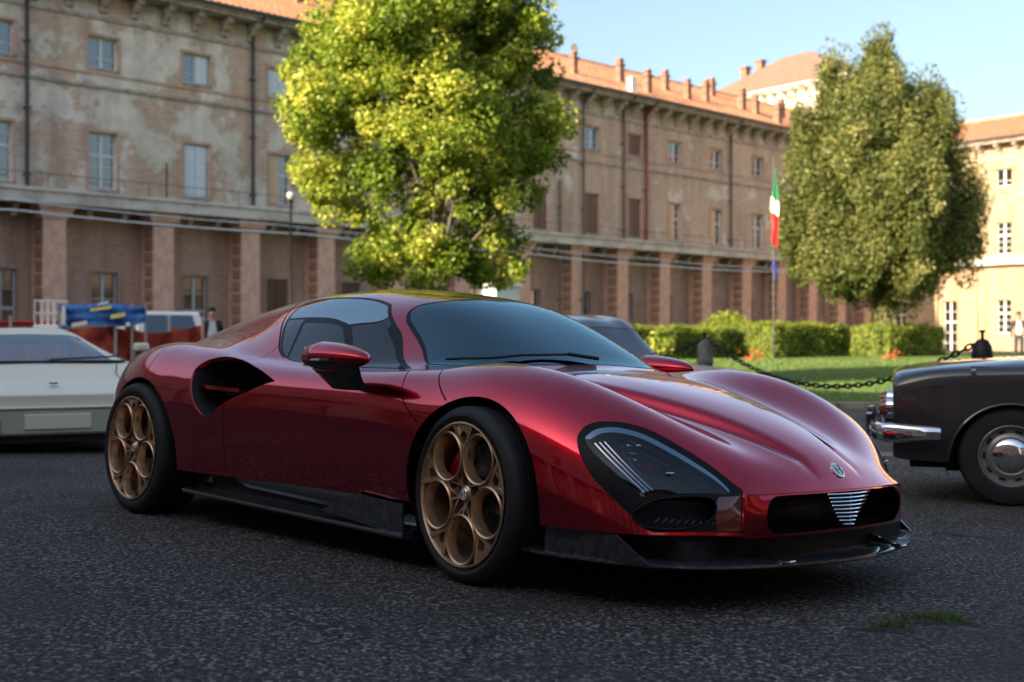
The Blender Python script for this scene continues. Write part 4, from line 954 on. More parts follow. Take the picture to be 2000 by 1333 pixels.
# black lining behind the lamp openings, offset inwards, with the lens standing at the skin
def lamp(side):
    d = sh.take('bezel', 1, .03, -.001); e = sh.take('lens', 1, .006)
    if side < 0: d = mirror(d); e = mirror(e)
    be = shell_obj('headlamp_bezel', d, m_bez, CAR)
    le = shell_obj('headlamp_lens', e, m_lens, CAR)
    eb = sh.take('lens_band', 1, .006)
    if side < 0: eb = mirror(eb)
    shell_obj('sky_sheen_band', eb, m_lensband, le)
    # housing bowl behind the lens
    V, N, F = sh.take('lens', 1, 0, -.075)
    if side < 0: V, N, F = mirror((V, N, F))
    shell_obj('lamp_housing', (V, N, F), m_matt, be)
    def q(u, v, dpt=0.0):
        p = S(np.array([u]), np.array([v]))[0]; n = Sn(np.array([u]), np.array([v]))[0]; p = p - n * dpt
        return Vector((p[0], p[1] * side, p[2]))
    # three light-guide blades down the outer edge
    for k in range(3):
        pts = [q(16.42 + .05 * k + t * (1.16 + .03 * k), 7.72 - .14 * k + t * (1.25 - .0 * k), .018 + .006 * k) for t in np.linspace(0, 1, 9)]
        MB().tube(pts, .0032 if k else .0045, 6).build('light_guide', m_chrome, be, True)
    # inner loop of brightwork
    loop = [(16.62, 7.05), (17.0, 6.9), (17.6, 6.82), (18.2, 6.85), (18.75, 7.05), (18.35, 7.5), (17.6, 8.15), (17.2, 7.95), (16.85, 7.5)]
    lp = spline2(loop, True, 4); MB().tube([q(a, b, .03) for a, b in lp] + [q(*lp[0], .03)], .0035, 6).build('lamp_loop', m_lampgrey, be, True)
    for off, mt_ in ((.35, m_lampgrey), (.8, m_trim)):
        lp2 = spline2([(16.6 + off * .3, 7.2 + off * .35), (17.3 + off * .3, 6.95 + off * .3), (18.2, 6.85 + off * .45), (18.9 - off * .2, 7.0 + off * .3), (18.3 - off * .2, 7.75 - off * .1), (17.5, 8.5 - off * .3), (17.0 + off * .1, 8.2 - off * .2)], True, 4)
        MB().tube([q(a, b, .045) for a, b in lp2] + [q(*lp2[0], .045)], .006, 6).build('lamp_step', mt_, be, True)
    c = q(17.45, 7.6, .03); MB().bbox(c.x - .016, c.x + .016, c.y - .012, c.y + .012, c.z - .012, c.z + .012, .004).build('lamp_marker', m_caliper, be)
    # projector units
    for (u, v) in ((17.15, 7.35), (17.65, 7.55), (17.95, 7.2)):
        c = q(u, v, .05); mb = MB()
        mb.lathe([(.006, .0), (.02, .004), (.026, .018), (.03, .02), (.034, -.03), (.0, -.032)], 16, 'x', (c.x, c.y, c.z))
        mb.build('projector', m_chrome if u < 17.5 else m_lampgrey, be, True)
    for (u, v, w) in ((16.95, 7.1, .035), (17.75, 7.62, .04)):
        c = q(u, v, .022); MB().bbox(c.x - w, c.x + w, c.y - .012, c.y + .012, c.z - .004, c.z + .004, .002).build('lamp_reflector', m_chrome, be)
    # duct under the lamp: a dark pocket with fins and a flat side panel
    fin = MB()
    for k in range(9):
        t = k / 8; a = q(17.9 + 1.25 * t, 10.35 - .25 * t, -.0005); b = q(18.0 + 1.2 * t, 10.05 - .25 * t, -.0005)
        fin.tube([a, b], .0035, 5)
    fin.build('duct_fin', m_trim, be)
    rim_pts = [q(u, v, -.003) for u, v in spline2(OUT['duct'], True, 5)]
    MB().tube(rim_pts + rim_pts[:1], .004, 6).build('duct_rim', m_bez, be, True)
    return be
# cut a real pocket for the duct before building the lamps
duct = outline('duct')
sh.cut(fld(duct), ('bezel',), 'duct')
spanel = outline('spanel', True, (0, 1, 2, 3))
sh.cut(fld(spanel), ('bezel',), 'side_panel')
for s_ in (1, -1): lamp(s_)
both('side_panel', 'lamp_side_panel', new_mat('lamp_side_dark_red', (.12, .008, .010), .12, coat=1.0), .004, .001, joined=False)
both('duct', 'brake_duct', m_matt, 0, -.09, joined=False)

# air intake behind the door: lofted duct with a painted throat and one strake
def intake(side):
    n = 96; ol = outline('intake', True, (8,)); ol = ol[np.linspace(0, len(ol) - 1, n).astype(int)]
    P0 = S(ol[:, 0], ol[:, 1]); N0 = Sn(ol[:, 0], ol[:, 1]); c = P0.mean(0)
    rings = []
    for t, dp, sh_, back in ((0, -.001, 1.0, 0), (.25, .006, .988, 0), (.5, .05, .94, .01), (.75, .12, .85, .04), (1, .24, .7, .12)):
        q = c + (P0 - c) * sh_; q[:, 1] -= dp; q[:, 0] -= back; rings.append(q)
    V = [tuple(p) for r in rings for p in r]; F = []
    for k in range(len(rings) - 1):
        for i in range(n): F.append((k * n + i, k * n + (i + 1) % n, (k + 1) * n + (i + 1) % n, (k + 1) * n + i))
    F.append(tuple((len(rings) - 1) * n + i for i in range(n)))
    V = [(x, y * side, z) for x, y, z in V]
    me = pyd('intake_duct', V, F, True); me.materials.append(m_red); me.materials.append(m_matt)
    bm = bmesh.new(); bm.from_mesh(me); bmesh.ops.recalc_face_normals(bm, faces=bm.faces)
    for f in bm.faces:
        if f.index >= n: f.material_index = 1
        f.normal_flip()
    bm.to_mesh(me); bm.free()
    o = link('intake_duct', me, None, CAR)
    st = MB(); st.prism([(-2.17, .705), (-1.71, .690), (-1.71, .672), (-2.17, .684)], 'y', .80 * side, .925 * side)
    st.build('intake_strake', m_red, o)
for s_ in (1, -1): intake(s_)

# front face below the bonnet edge
def ff(y, t):
    """t 0 top .. 1 bottom"""
    y = np.asarray(y, float); t = np.asarray(t, float); row = np.array(NET[-1]); ys = row[:7, 1]; xs = row[:7, 0]
    yy = np.abs(y); x = np.interp(yy, np.append(ys, .516), np.append(xs, .966))
    # smooth the interpolated nose line
    x = 1.055 - .089 * (yy / .505) ** 2.2
    x = np.maximum(x, .966) + .018 * np.sin(np.pi * np.clip(t, 0, 1)) ** 1.0 * np.clip((.53 - yy) / .08, 0, 1) - .010 * t * 0
    z = .4045 - .0075 * (yy / .505) ** 2 - t * (.150)
    return np.stack([x, y, z], -1)
def ffn(y, t):
    e = 1e-3; a = ff(y + e, t) - ff(y - e, t); b = ff(y, t + e) - ff(y, t - e); n = np.cross(b, a); n /= np.linalg.norm(n, axis=-1, keepdims=True)
    return n
_a, _b = np.meshgrid(np.linspace(-.515, .515, 160), np.linspace(0, 1, 40), indexing='ij')
_f2 = [(i * 40 + j, i * 40 + j + 1, (i + 1) * 40 + j + 1, (i + 1) * 40 + j) for i in range(159) for j in range(39)]
sf = Shell(np.stack([_a.ravel(), _b.ravel()], 1), ff, ffn, _f2, 'nose')
def stad(uv, P):
    y = np.abs(uv[:, 0]); t = uv[:, 1]
    hh = .066; L = .44 - hh
    dz = (t - .485) * .150; dy = np.maximum(y - L, 0)
    return np.hypot(dy, dz) - hh
sf.cut(lambda uv, P: stad(uv, P) , ('nose',), 'hole')
d = sf.take('nose', 1, 0); nose = shell_obj('nose_panel', d, m_red, CAR)
# rolled lip and the deep grille tunnel
def grille():
    n = 120; th = np.linspace(0, 2 * np.pi, n, endpoint=False); hh = .066; L = .44 - hh; pts = []
    for a in th:
        ca, sa = math.cos(a), math.sin(a)
        y = (L if ca > 0 else -L) + hh * ca if abs(ca) > 1e-3 else 0
        pts.append((y, .485 + hh * sa / .150))
    # evenly fill the straight runs
    P = []
    for k in range(len(pts)):
        a, b = pts[k], pts[(k + 1) % len(pts)]
        m_ = max(1, int(abs(a[0] - b[0]) / .03))
        for j in range(m_): P.append((a[0] + (b[0] - a[0]) * j / m_, a[1] + (b[1] - a[1]) * j / m_))
    P = np.array(P); base = ff(P[:, 0], P[:, 1]); cz = base[:, 2].mean(); n = len(P)
    rings = []
    for dx, g in ((0, 1.0), (-.006, .985), (-.02, .955), (-.045, .93), (-.16, .88)):
        q = base.copy(); q[:, 0] += dx; q[:, 1] *= (1 - (1 - g) * .16); q[:, 2] = cz + (q[:, 2] - cz) * g; rings.append(q)
    V = [tuple(p) for r in rings for p in r]
    F = [(k * n + i, k * n + (i + 1) % n, (k + 1) * n + (i + 1) % n, (k + 1) * n + i) for k in range(len(rings) - 1) for i in range(n)]
    F.append(tuple(4 * n + i for i in range(n)))
    me = pyd('grille_tunnel', V, F, True); me.materials.append(m_red); me.materials.append(m_bez)
    for p in me.polygons:
        if p.index >= 2 * n: p.material_index = 1
    g = link('grille_tunnel', me, None, CAR)
    # eight chrome bars narrowing downwards, each a flat hoop with turned-in ends
    for k in range(9):
        t = k / 8; z = .390 - .112 * t; w = .100 * (1 - t) ** .8 + .035; x0 = 1.074 - .004 * t
        pts = [(x0 - .10, -w + .012, z), (x0 - .02, -w, z)] + [(x0 - .02 * (y / w) ** 2, y, z) for y in np.linspace(-w, w, 9)] + [(x0 - .02, w, z), (x0 - .10, w - .012, z)]
        MB().tube(pts, .0032, 6).build('grille_bar', m_chrome, CAR, True)
    MB().tube([(1.06, 0, .39), (1.06, 0, .275)], .004, 6).build('grille_post', m_chrome, CAR, True)
grille()

# badge: a round enamel disc on the bonnet
def disc_badge(parent, c, nrm, r, up=None):
    nrm = Vector(nrm).normalized(); q = nrm.to_track_quat('Z', 'Y')
    b = MB().lathe([(0, .004), (r * .9, .004), (r, .002), (r * 1.02, -.003)], 28).build('badge', m_chrome, parent, True)
    MB().lathe([(0, .0046), (r * .84, .0046), (r * .86, .004)], 28).build('badge_field', m_white, b, True)
    mb = MB(); mb.box(-r * .62, -r * .12, -r * .09, r * .09, .0046, .006); mb.box(-r * .46, -r * .30, -r * .55, r * .55, .0046, .006)
    mb.build('badge_cross', m_caliper if False else new_mat('badge_dark_red', (.25, .02, .02), .3), b)
    mb = MB(); mb.tube([(r * .15, -r * .6, .005), (r * .45, -r * .3, .0055), (r * .2, 0, .0055), (r * .5, r * .3, .0055), (r * .25, r * .62, .005)], r * .07, 5)
    mb.build('badge_serpent', new_mat('badge_dark_green', (.01, .12, .05), .3), b)
    b.location = c; b.rotation_mode = 'QUATERNION'; b.rotation_quaternion = q
    return b
_p = S(np.array([19.30]), np.array([0.0]))[0]; _n = Sn(np.array([19.30]), np.array([0.0]))[0]
disc_badge(CAR, Vector(_p) + Vector(_n) * .001, _n, .034)

both('slot', 'bonnet_slot', m_gap, 0, -.004, joined=False)

# splitter and lower front
def splitter():
    half = [(.16, .90), (.30, .925), (.46, .92), (.62, .89), (.76, .84), (.865, .765), (.94, .66), (1.01, .50), (1.06, .32), (1.09, .15), (1.10, 0)]
    o_ = spline2(half, False, 5); full = np.concatenate([o_, (o_ * [1, -1])[::-1][1:]])
    n = len(full); V = []; F = []
    for dz, ins in ((.0, .012), (.008, .0), (.016, .002), (.02, .012)):
        for x, y in full:
            k = 1 - ins / .95; V.append((x * (1 - ins * .8), y * k, .146 + dz + .02 * max(0, (abs(y) - .6)) ))
    for r_ in range(3):
        for i in range(n - 1): F.append((r_ * n + i, r_ * n + i + 1, (r_ + 1) * n + i + 1, (r_ + 1) * n + i))
    F.append(tuple(3 * n + i for i in range(n))); F.append(tuple(range(n))[::-1])
    me = pyd('front_splitter', V, F); me.materials.append(m_carb)
    me.shade_smooth(); me.set_sharp_from_angle(angle=R(30)); sp = link('front_splitter', me, None, CAR)
    # air dam behind, turning vanes on top
    mb = MB(); dam = [(.35, .80), (.62, .76), (.80, .62), (.90, .45), (.95, .2), (.955, 0)]; dm = spline2(dam, False, 4); dm = np.concatenate([dm, (dm * [1, -1])[::-1][1:]])
    V = [(x, y, z) for z in (.15, .262) for x, y in dm]; n = len(dm); mb.add(V, [(i, i + 1, n + i + 1, n + i) for i in range(n - 1)])
    mb.build('air_dam', m_bez, CAR, True)
    # a black roof over the gap so that nothing shows through
    for s_ in (1, -1):
        mb = MB(); mb.prism([(.40, .262), (.70, .258), (.83, .170), (.40, .166)], 'y', .905 * s_, .915 * s_)
        # follow the splitter's edge
        mb.v = [(x, (y - s_ * .07 * max(0, (x - .5) / .35)), z) for x, y, z in mb.v]
        mb.build('end_fence', m_carb, CAR)
        MB().prism([(.80, .20), (.90, .21), (1.045, .172), (.80, .168)], 'y', .36 * s_, .368 * s_).build('splitter_vane', m_carb, CAR)
        c = MB().bbox(1.02, 1.07, .37 * s_ - .02, .37 * s_ + .02, .164, .174, .003); c.build('vane_foot', m_chrome, CAR)
splitter()

# sills
def sill(side):
    xs = np.linspace(-2.24, -.385, 36); V = []; F = []
    for x in xs:
        t = (x + 2.24) / 1.855
        zb = .150 - .028 * t; yo = .925 + .02 * t
        prof = [(.895, .272), (.86, .262), (.835, .235), (.84, .205), (.865, .18 - .01 * t), (yo - .03, zb + .026), (yo, zb + .02), (yo + .004, zb + .01), (yo, zb), (.80, zb - .01)]
        V += [(x, y * side, z) for y, z in prof]
    k = 10
    for i in range(len(xs) - 1):
        for j in range(k - 1):
            F.append((i * k + j, (i + 1) * k + j, (i + 1) * k + j + 1, i * k + j + 1))
    F.append(tuple(range(k))); F.append(tuple((len(xs) - 1) * k + j for j in range(k))[::-1])
    mb = MB().add(V, F); o = mb.build('side_skirt', m_carb, CAR, True, ang=28)
    # smooth upper blister and forward plate
    V = []; F = []; xs2 = np.linspace(-1.86, -.70, 30)
    for x in xs2:
        t = (x + 1.86) / 1.16; a = math.sin(math.pi * min(t * 3, .5)) ; zt = .282 - .0 * t; zb = .225 - .035 * t
        for j in range(7):
            s = j / 6; V.append((x, (.872 + .030 * a * math.sin(math.pi * (.25 + s * .6)) - .0 * s) * side, zt + (zb - zt) * s * (a * .9 + .1)))
    for i in range(29):
        for j in range(6): F.append((i * 7 + j, (i + 1) * 7 + j, (i + 1) * 7 + j + 1, i * 7 + j + 1))
    m2 = new_mat('skirt_grey_gloss', (.05, .055, .06), .2, .3, coat=.8) if 'skirt_grey_gloss' not in bpy.data.materials else bpy.data.materials['skirt_grey_gloss']
    MB().add(V, F).build('skirt_blister', m2, o, True)
    MB().prism([(-.98, .182), (-.72, .276), (-.402, .262), (-.395, .145), (-.5, .142)], 'y', .925 * side, .935 * side).build('skirt_plate', m_carb, o)
for s_ in (1, -1): sill(s_)

# underbody, wheel housings and cabin floor
mb = MB(); mb.box(-3.2, .86, -.70, .70, .14, .24); mb.box(-2.05, -.52, -.86, .86, .14, .26); mb.build('underbody', m_matt, CAR)
def wheelhouse(cx, cz, r, side):
    mb = MB(); n = 28; V = []; F = []
    for y in (.905, .60):
        for i in range(n + 1):
            a = R(-25) + i * R(230) / n; V.append((cx + r * math.cos(a), y * side, cz + r * math.sin(a)))
    for i in range(n): F.append((i, i + 1, n + 2 + i, n + 1 + i))
    F.append(tuple(n + 1 + i for i in range(n + 1)))
    mb.add(V, F).build('wheel_housing', m_matt, CAR, True)
for s_ in (1, -1):
    wheelhouse(.022, .318, .392, s_); wheelhouse(-2.655, .325, .406, s_)

# cabin
mb = MB(); mb.box(-2.0, -.3, -.70, .70, .25, .30)
mb.build('cabin_floor', m_trim, CAR)
mb = MB(); dash = [(-.10, .70), (-.42, .775), (-.62, .76), (-.72, .68), (-.70, .5), (-.12, .4)]
mb.prism(dash, 'y', -.66, .66); mb.bbox(-.80, -.62, .18, .56, .66, .80, .02); mb.build('dashboard', m_trim, CAR)
for s_ in (1, -1):
    st = MB(); st.bbox(-1.42, -.92, s_ * .36 - .24, s_ * .36 + .24, .30, .46, .04); seat = st.build('seat', m_trim, CAR)
    st = MB(); st.prism([(-1.40, .42), (-1.26, .44), (-1.50, .98), (-1.62, .97)], 'y', s_ * .36 - .23, s_ * .36 + .23)
    st.bbox(-1.64, -1.50, s_ * .36 - .13, s_ * .36 + .13, .95, 1.09, .03); st.build('seat_back', m_trim, seat)
    em = MB().bbox(-1.508, -1.497, s_ * .36 - .02, s_ * .36 + .02, 1.0, 1.045, .003); em.build('headrest_emblem', m_caliper, seat)
mb = MB()
for k in range(25):
    pass
ring = [(-.86 + .05 * math.sin(a) * .4, .36 + .175 * math.cos(a), .77 + .17 * math.sin(a)) for a in np.linspace(0, 2 * np.pi, 33)]
m_grey = new_mat('wheel_leather_grey', (.12, .14, .16), .5)
mb.tube(ring, .013, 8); mb.tube([(-.86, .20, .76), (-.86, .52, .76)], .011, 6); mb.lathe([(0, .02), (.05, .02), (.055, -.02), (0, -.03)], 16, 'x', (-.86, .36, .77)); mb.build('steering_wheel', m_grey, CAR, True)
MB().box(-1.98, -1.80, -.54, .54, .3, .94).build('rear_bulkhead', new_mat('bulkhead_trim', (.05, .055, .06), .7), CAR)
MB().bbox(-1.02, -.98, -.10, .10, 1.06, 1.11, .01).build('rear_view_mirror', m_blk, CAR)
# papers and light trim on the dash
mb = MB(); mb.add([(-.45, -.05, .782), (-.30, .05, .76), (-.36, .16, .765), (-.52, .06, .79)], [(0, 1, 2, 3)])
mb.build('dash_paper', new_mat('white_paper', (.8, .82, .8), .6), CAR)
MB().bbox(-1.70, -1.66, -.18, .12, .86, 1.02, .01).build('bulkhead_panel', new_mat('pale_panel', (.45, .48, .44), .6), CAR)

# wiper
def on(u, v, s, up=.004):
    p = S(np.array([u]), np.array([v]))[0]; n = Sn(np.array([u]), np.array([v]))[0]; p = p + n * up; return (p[0], p[1] * s, p[2])
w = MB(); w.tube([on(u, v, -1, .018) for u, v in ((11.35, 3.9), (11.7, 3.4), (12.1, 2.7), (12.35, 1.8), (12.5, .6))], .006, 6)
w.tube([on(12.5, .6, -1, .02), on(12.75, -0.0, 1, .02)], .009, 6); w.build('wiper', m_matt, CAR, True)

# door mirrors
def mirror_(side):
    st = MB(); V = []; F = []
    secs = [(-.76, .905, .675, .15, .08), (-.785, .935, .715, .13, .07), (-.80, .965, .755, .145, .065), (-.80, 1.0, .795, .175, .06), (-.785, 1.03, .835, .185, .05)]
    n = 14
    for cx, cy, cz, L, W in secs:
        for i in range(n):
            a = 2 * math.pi * i / n; V.append((cx + L * math.cos(a), (cy + W * .35 * math.sin(a)) * side, cz + W * .6 * math.sin(a)))
    for k in range(4):
        for i in range(n): F.append((k * n + i, k * n + (i + 1) % n, (k + 1) * n + (i + 1) % n, (k + 1) * n + i))
    st.add(V, F); o = st.build('mirror_stalk', m_blk, CAR, True)
    # shell: rounded wedge, blunt at the glass, tapering forward
    V = []; F = []; N1, N2 = 26, 20
    for i in range(N1 + 1):
        t = i / N1; x = -.895 + .375 * t
        prof = (math.sin(math.pi * min(1, (t * .55 + .30)) ** 1.0)); w = .094 * (1 - t ** 2.6) ** .55 * (.80 + .2 * min(1, t * 5)); h = .070 * (1 - t ** 2.2) ** .55 * (.80 + .2 * min(1, t * 5))
        for j in range(N2):
            a = 2 * math.pi * j / N2; V.append((x, (1.035 + w * math.cos(a)) * side, .845 - .004 * t + h * math.sin(a) * (1.0 if math.sin(a) > 0 else .85)))
    for i in range(N1):
        for j in range(N2): F.append((i * N2 + j, i * N2 + (j + 1) % N2, (i + 1) * N2 + (j + 1) % N2, (i + 1) * N2 + j))
    me = pyd('mirror_shell', V, F, True); me.materials.append(m_red); me.materials.append(m_blk)
    for p in me.polygons:
        if p.center.z < .822: p.material_index = 1
    bm = bmesh.new(); bm.from_mesh(me); bmesh.ops.recalc_face_normals(bm, faces=bm.faces); bm.to_mesh(me); bm.free()
    sh_ = link('mirror_shell', me, None, CAR)
    MB().bbox(-.900, -.892, 1.035 * side - .062, 1.035 * side + .062, .808, .885, .003).build('mirror_glass', m_chrome, sh_)
    cols = [(.42, .01, .01), (.7, .7, .68), (.01, .10, .05)]
    for k in range(3):
        x0 = -.875 + k * .068; c = MB()
        yy = (1.035 + .0845) * side
        c.bbox(x0, x0 + .066, min(yy, yy + .006 * side), max(yy, yy + .006 * side), .829, .838, .0015)
        c.build('mirror_flag_strip', bpy.data.materials.get('strip%d' % k) or new_mat('strip%d' % k, cols[k], .35), sh_)
for s_ in (1, -1): mirror_(s_)

# tail: closing panel, lamps, diffuser (seen only from other sides)
row = np.array(NET[0]); tp = S(np.zeros(60), np.linspace(0, 11, 60)); V = [tuple(p) for p in tp] + [(p[0], -p[1], p[2]) for p in tp]
me = pyd('tail_panel', V, [tuple(range(60)) + tuple(range(119, 59, -1))]); link('tail_panel', me, m_blk, CAR)
for s_ in (1, -1):
    MB().lathe([(.09, 0), (.10, -.02), (.08, -.03), (.0, -.03)], 20, 'x', (-3.43, .48 * s_, .68)).build('tail_lamp', m_caliper, CAR, True)
MB().bbox(-3.42, -3.1, -.75, .75, .14, .27, .02).build('rear_diffuser', m_carb, CAR)

# ---------------------------------------------------------------- wheels
def make_wheel(rad, rimr, width):
    """axis along y, outer face towards -y, centre at the origin"""
    root = bpy.data.objects.new('wheel', None); COL.objects.link(root); root.empty_display_size = .1
    w = width; prof = [(rimr - .006, -w / 2 + .012), (rimr + .004, -w / 2 + .004), (rimr + .022, -w / 2 - .004), (rad - .028, -w / 2 - .002), (rad - .012, -w / 2 + .008), (rad - .003, -w / 2 + .022)]
    nb = 5
    for k in range(nb):
        a = -w / 2 + .03 + k * (w - .06) / nb; b = a + (w - .06) / nb
        prof += [(rad, a + .004), (rad, b - .006), (rad - .007, b - .005), (rad - .007, b + .002)] if k < nb - 1 else [(rad, a + .004), (rad, b)]
    prof += [(rad - .012, w / 2 - .008), (rad - .03, w / 2), (rimr, w / 2 - .01)]
    ty = MB().lathe(prof, 72, 'y').build('tyre', m_tyre, root, True, ang=30)
    lt = MB()
    for k in range(10):    # raised sidewall lettering blocks and ribs
        a = R(36 * k + 8); 
        for q in range(3):
            aa = a + q * .05; r0 = rimr + .026; r1 = rimr + .040
            lt.add([(r0 * math.cos(aa), -w / 2 - .0045, r0 * math.sin(aa)), (r1 * math.cos(aa), -w / 2 - .0045, r1 * math.sin(aa)), (r1 * math.cos(aa + .03), -w / 2 - .0045, r1 * math.sin(aa + .03)), (r0 * math.cos(aa + .03), -w / 2 - .0045, r0 * math.sin(aa + .03))], [(0, 1, 2, 3)])
    # rim barrel and lip
    f = -w / 2
    rb = MB().lathe([(rimr - .002, f + .004), (rimr, f - .002), (rimr - .006, f - .004), (rimr - .012, f + .004), (rimr - .016, f + .03), (rimr - .028, f + .10), (rimr - .03, w / 2 - .02), (rimr - .01, w / 2)], 72, 'y')
    R0 = rimr * .62; rr = rimr * .335
    for k in range(5):
        a = R(90 + 72 * k + 36); cx, cz = R0 * math.cos(a), R0 * math.sin(a)
        # dial ring: dished tube, broad flared mouth
        rb.lathe([(rr + .004, f + .014), (rr + .006, f + .005), (rr + .001, f + .0), (rr - .005, f + .004), (rr - .009, f + .02), (rr - .013, f + .040), (rr - .009, f + .042), (rr + .0, f + .034), (rr + .004, f + .014)], 40, 'y', (cx, 0, cz))
        # three ribs from hub to the ring
        for da, t0 in ((-.42, .0), (0, .0), (.42, .0)):
            b = a + math.pi + da * 1.6; ex, ez = cx + (rr + .0) * math.cos(b), cz + (rr + .0) * math.sin(b)
            hx, hz = .030 * math.cos(a + da * 1.2), .030 * math.sin(a + da * 1.2)
            d = Vector((ex - hx, 0, ez - hz)); n_ = Vector((-d.z, 0, d.x)).normalized() * .0042
            A = Vector((hx, 0, hz)); B = Vector((ex, 0, ez))
            V = []
            for P_, y0, y1 in ((A, f + .026, f + .06), (B, f + .012, f + .05)):
                for s2 in (-1, 1):
                    for yy in (y0, y1): V.append((P_.x + n_.x * s2, yy, P_.z + n_.z * s2))
            rb.add(V, [(0, 1, 3, 2), (4, 6, 7, 5), (0, 2, 6, 4), (1, 5, 7, 3), (0, 4, 5, 1), (2, 3, 7, 6)])
        # outer web between two rings: Y-shaped struts to the lip
        am = a + R(36); 
        p0 = Vector((rimr * .60 * math.cos(am), 0, rimr * .60 * math.sin(am)))
        for da in (-.21, .21):
            p1 = Vector((rimr * .965 * math.cos(am + da), 0, rimr * .965 * math.sin(am + da)))
            d = (p1 - p0); n_ = Vector((-d.z, 0, d.x)).normalized() * .009; V = []
            for P_, y0, y1 in ((p0, f + .012, f + .05), (p1, f + .0, f + .05)):
                for s2 in (-1, 1):
                    for yy in (y0, y1): V.append((P_.x + n_.x * s2, yy, P_.z + n_.z * s2))
            rb.add(V, [(0, 1, 3, 2), (4, 6, 7, 5), (0, 2, 6, 4), (1, 5, 7, 3), (0, 4, 5, 1), (2, 3, 7, 6)])
        # saddle plate filling the gap near the spokes
        q = [(rimr * .36, -.10), (rimr * .60, -.17), (rimr * .72, 0), (rimr * .60, .17), (rimr * .36, .10)]
        rb.prism([(r_ * math.cos(am + t_ * (1 if r_ < rimr * .5 else .8)), r_ * math.sin(am + t_ * (1 if r_ < rimr * .5 else .8))) for r_, t_ in q], 'y', f + .016, f + .05)
        q = [(rimr * .80, -.30), (rimr * .955, -.34), (rimr * .975, 0), (rimr * .955, .34), (rimr * .80, .30), (rimr * .88, 0)]
        rb.prism([(r_ * math.cos(am + t_ * .5), r_ * math.sin(am + t_ * .5)) for r_, t_ in q], 'y', f + .008, f + .04)
    rb.lathe([(.0, f + .018), (.026, f + .018), (.034, f + .024), (.036, f + .07), (.0, f + .07)], 24, 'y')
    rb.build('rim', m_bronze, root, True, ang=32)
    cap = disc_badge(root, Vector((0, f + .0165, 0)), (0, -1, 0), .024)
    for k in range(5):
        a = R(90 + 72 * k); MB().lathe([(0, f + .028), (.008, f + .03), (.009, f + .05)], 8, 'y', (.05 * math.cos(a), 0, .05 * math.sin(a))).build('wheel_bolt', m_steel, root, True)
    # brake
    MB().lathe([(.06, f + .105), (.19, f + .105), (.192, f + .11), (.192, f + .135), (.06, f + .14)], 48, 'y').build('brake_disc', m_steel, root, True)
    cal = MB(); n = 12; V = []; F = []
    for i in range(n + 1):
        a = R(118) + i * R(64) / n
        for r_, y in ((.125, f + .085), (.21, f + .085), (.21, f + .15), (.125, f + .15)): V.append((r_ * math.cos(a), y, r_ * math.sin(a)))
    for i in range(n):
        for j in range(4): F.append((i * 4 + j, i * 4 + (j + 1) % 4, (i + 1) * 4 + (j + 1) % 4, (i + 1) * 4 + j))
    F += [(0, 1, 2, 3), tuple(n * 4 + j for j in (3, 2, 1, 0))]
    cal.add(V, F).build('caliper', m_caliper, root, True, ang=25)
    MB().lathe([(0, f + .15), (.1, f + .15), (.1, w / 2), (0, w / 2)], 20, 'y').build('wheel_carrier', m_matt, root)
    return root
def put_wheel(src, x, side, z, steer, y=.95):
    o = src; o.parent = CAR; o.location = (x, side * (y - .12), z); o.rotation_euler = (0, 0, R(180) * (side > 0) + steer)
    return o
wf = make_wheel(.335, .275, .25)
put_wheel(wf, .0, -1, .335, R(-5.5), .957)
wr = make_wheel(.347, .276, .27)
put_wheel(wr, -2.70, -1, .349, 0, .972)
wf2 = copy_tree(wf, CAR); wf2.location = (0, .83, .335); wf2.rotation_euler = (0, 0, R(180 - 5.5))
wr2 = copy_tree(wr, CAR); wr2.location = (-2.70, .85, .349); wr2.rotation_euler = (0, 0, R(180))
# ------------------------------------------------------------------ bollards, chain, lamp posts, flag, cables
m_granite = new_mat('granite', (.17, .18, .18), .8); vary(m_granite, (.10, .105, .11), 22, .4, .6, bump=.4)
m_iron = new_mat('black_iron', (.015, .015, .016), .5, .6)
m_moss = new_mat('mossy_granite', (.10, .13, .11), .85); vary(m_moss, (.05, .07, .055), 14, .4, .6, bump=.4)
def bollard(loc, label, mat, h=1.0, r_=.125, finial=True, group=None):
    B = thing('bollard', label, 'bollard', loc, 0, group)
    MB().lathe([(r_ * 1.12, -.1), (r_ * 1.12, .10), (r_, .14), (r_ * .95, h * .70), (r_ * 1.08, h * .71), (r_ * 1.08, h * .76), (r_ * .98, h * .77), (r_ * .96, h * .86), (r_ * .82, h * .93), (r_ * .52, h * .98), (0, h)], 28, 'z').build('stone_post', mat, B, True)
    if finial: MB().lathe([(.014, h - .02), (.014, h + .05), (.028, h + .055), (.028, h + .075), (0, h + .08)], 12, 'z').build('finial', m_iron, B, True)
    return B
bp1 = Vector((2.49, 16.0, gz(2.49, 16))); bollard(bp1, 'grey granite bollard with a domed top standing beyond the red bonnet', m_granite, 1.08, .10, True, 'bollards round the lawn')
bp2 = Vector((4.55, 12.0, gz(4.55, 12))); bollard(bp2, 'dark rounded bollard top behind the boot of the dark saloon', m_iron, 1.08, .105, True, 'bollards round the lawn')
bp0 = Vector((-4.45, 13.6, gz(-4.45, 13.6))); bollard(bp0, 'mossy green bollard in front of the red netting', m_moss, .80, .085, True, 'bollards round the lawn')
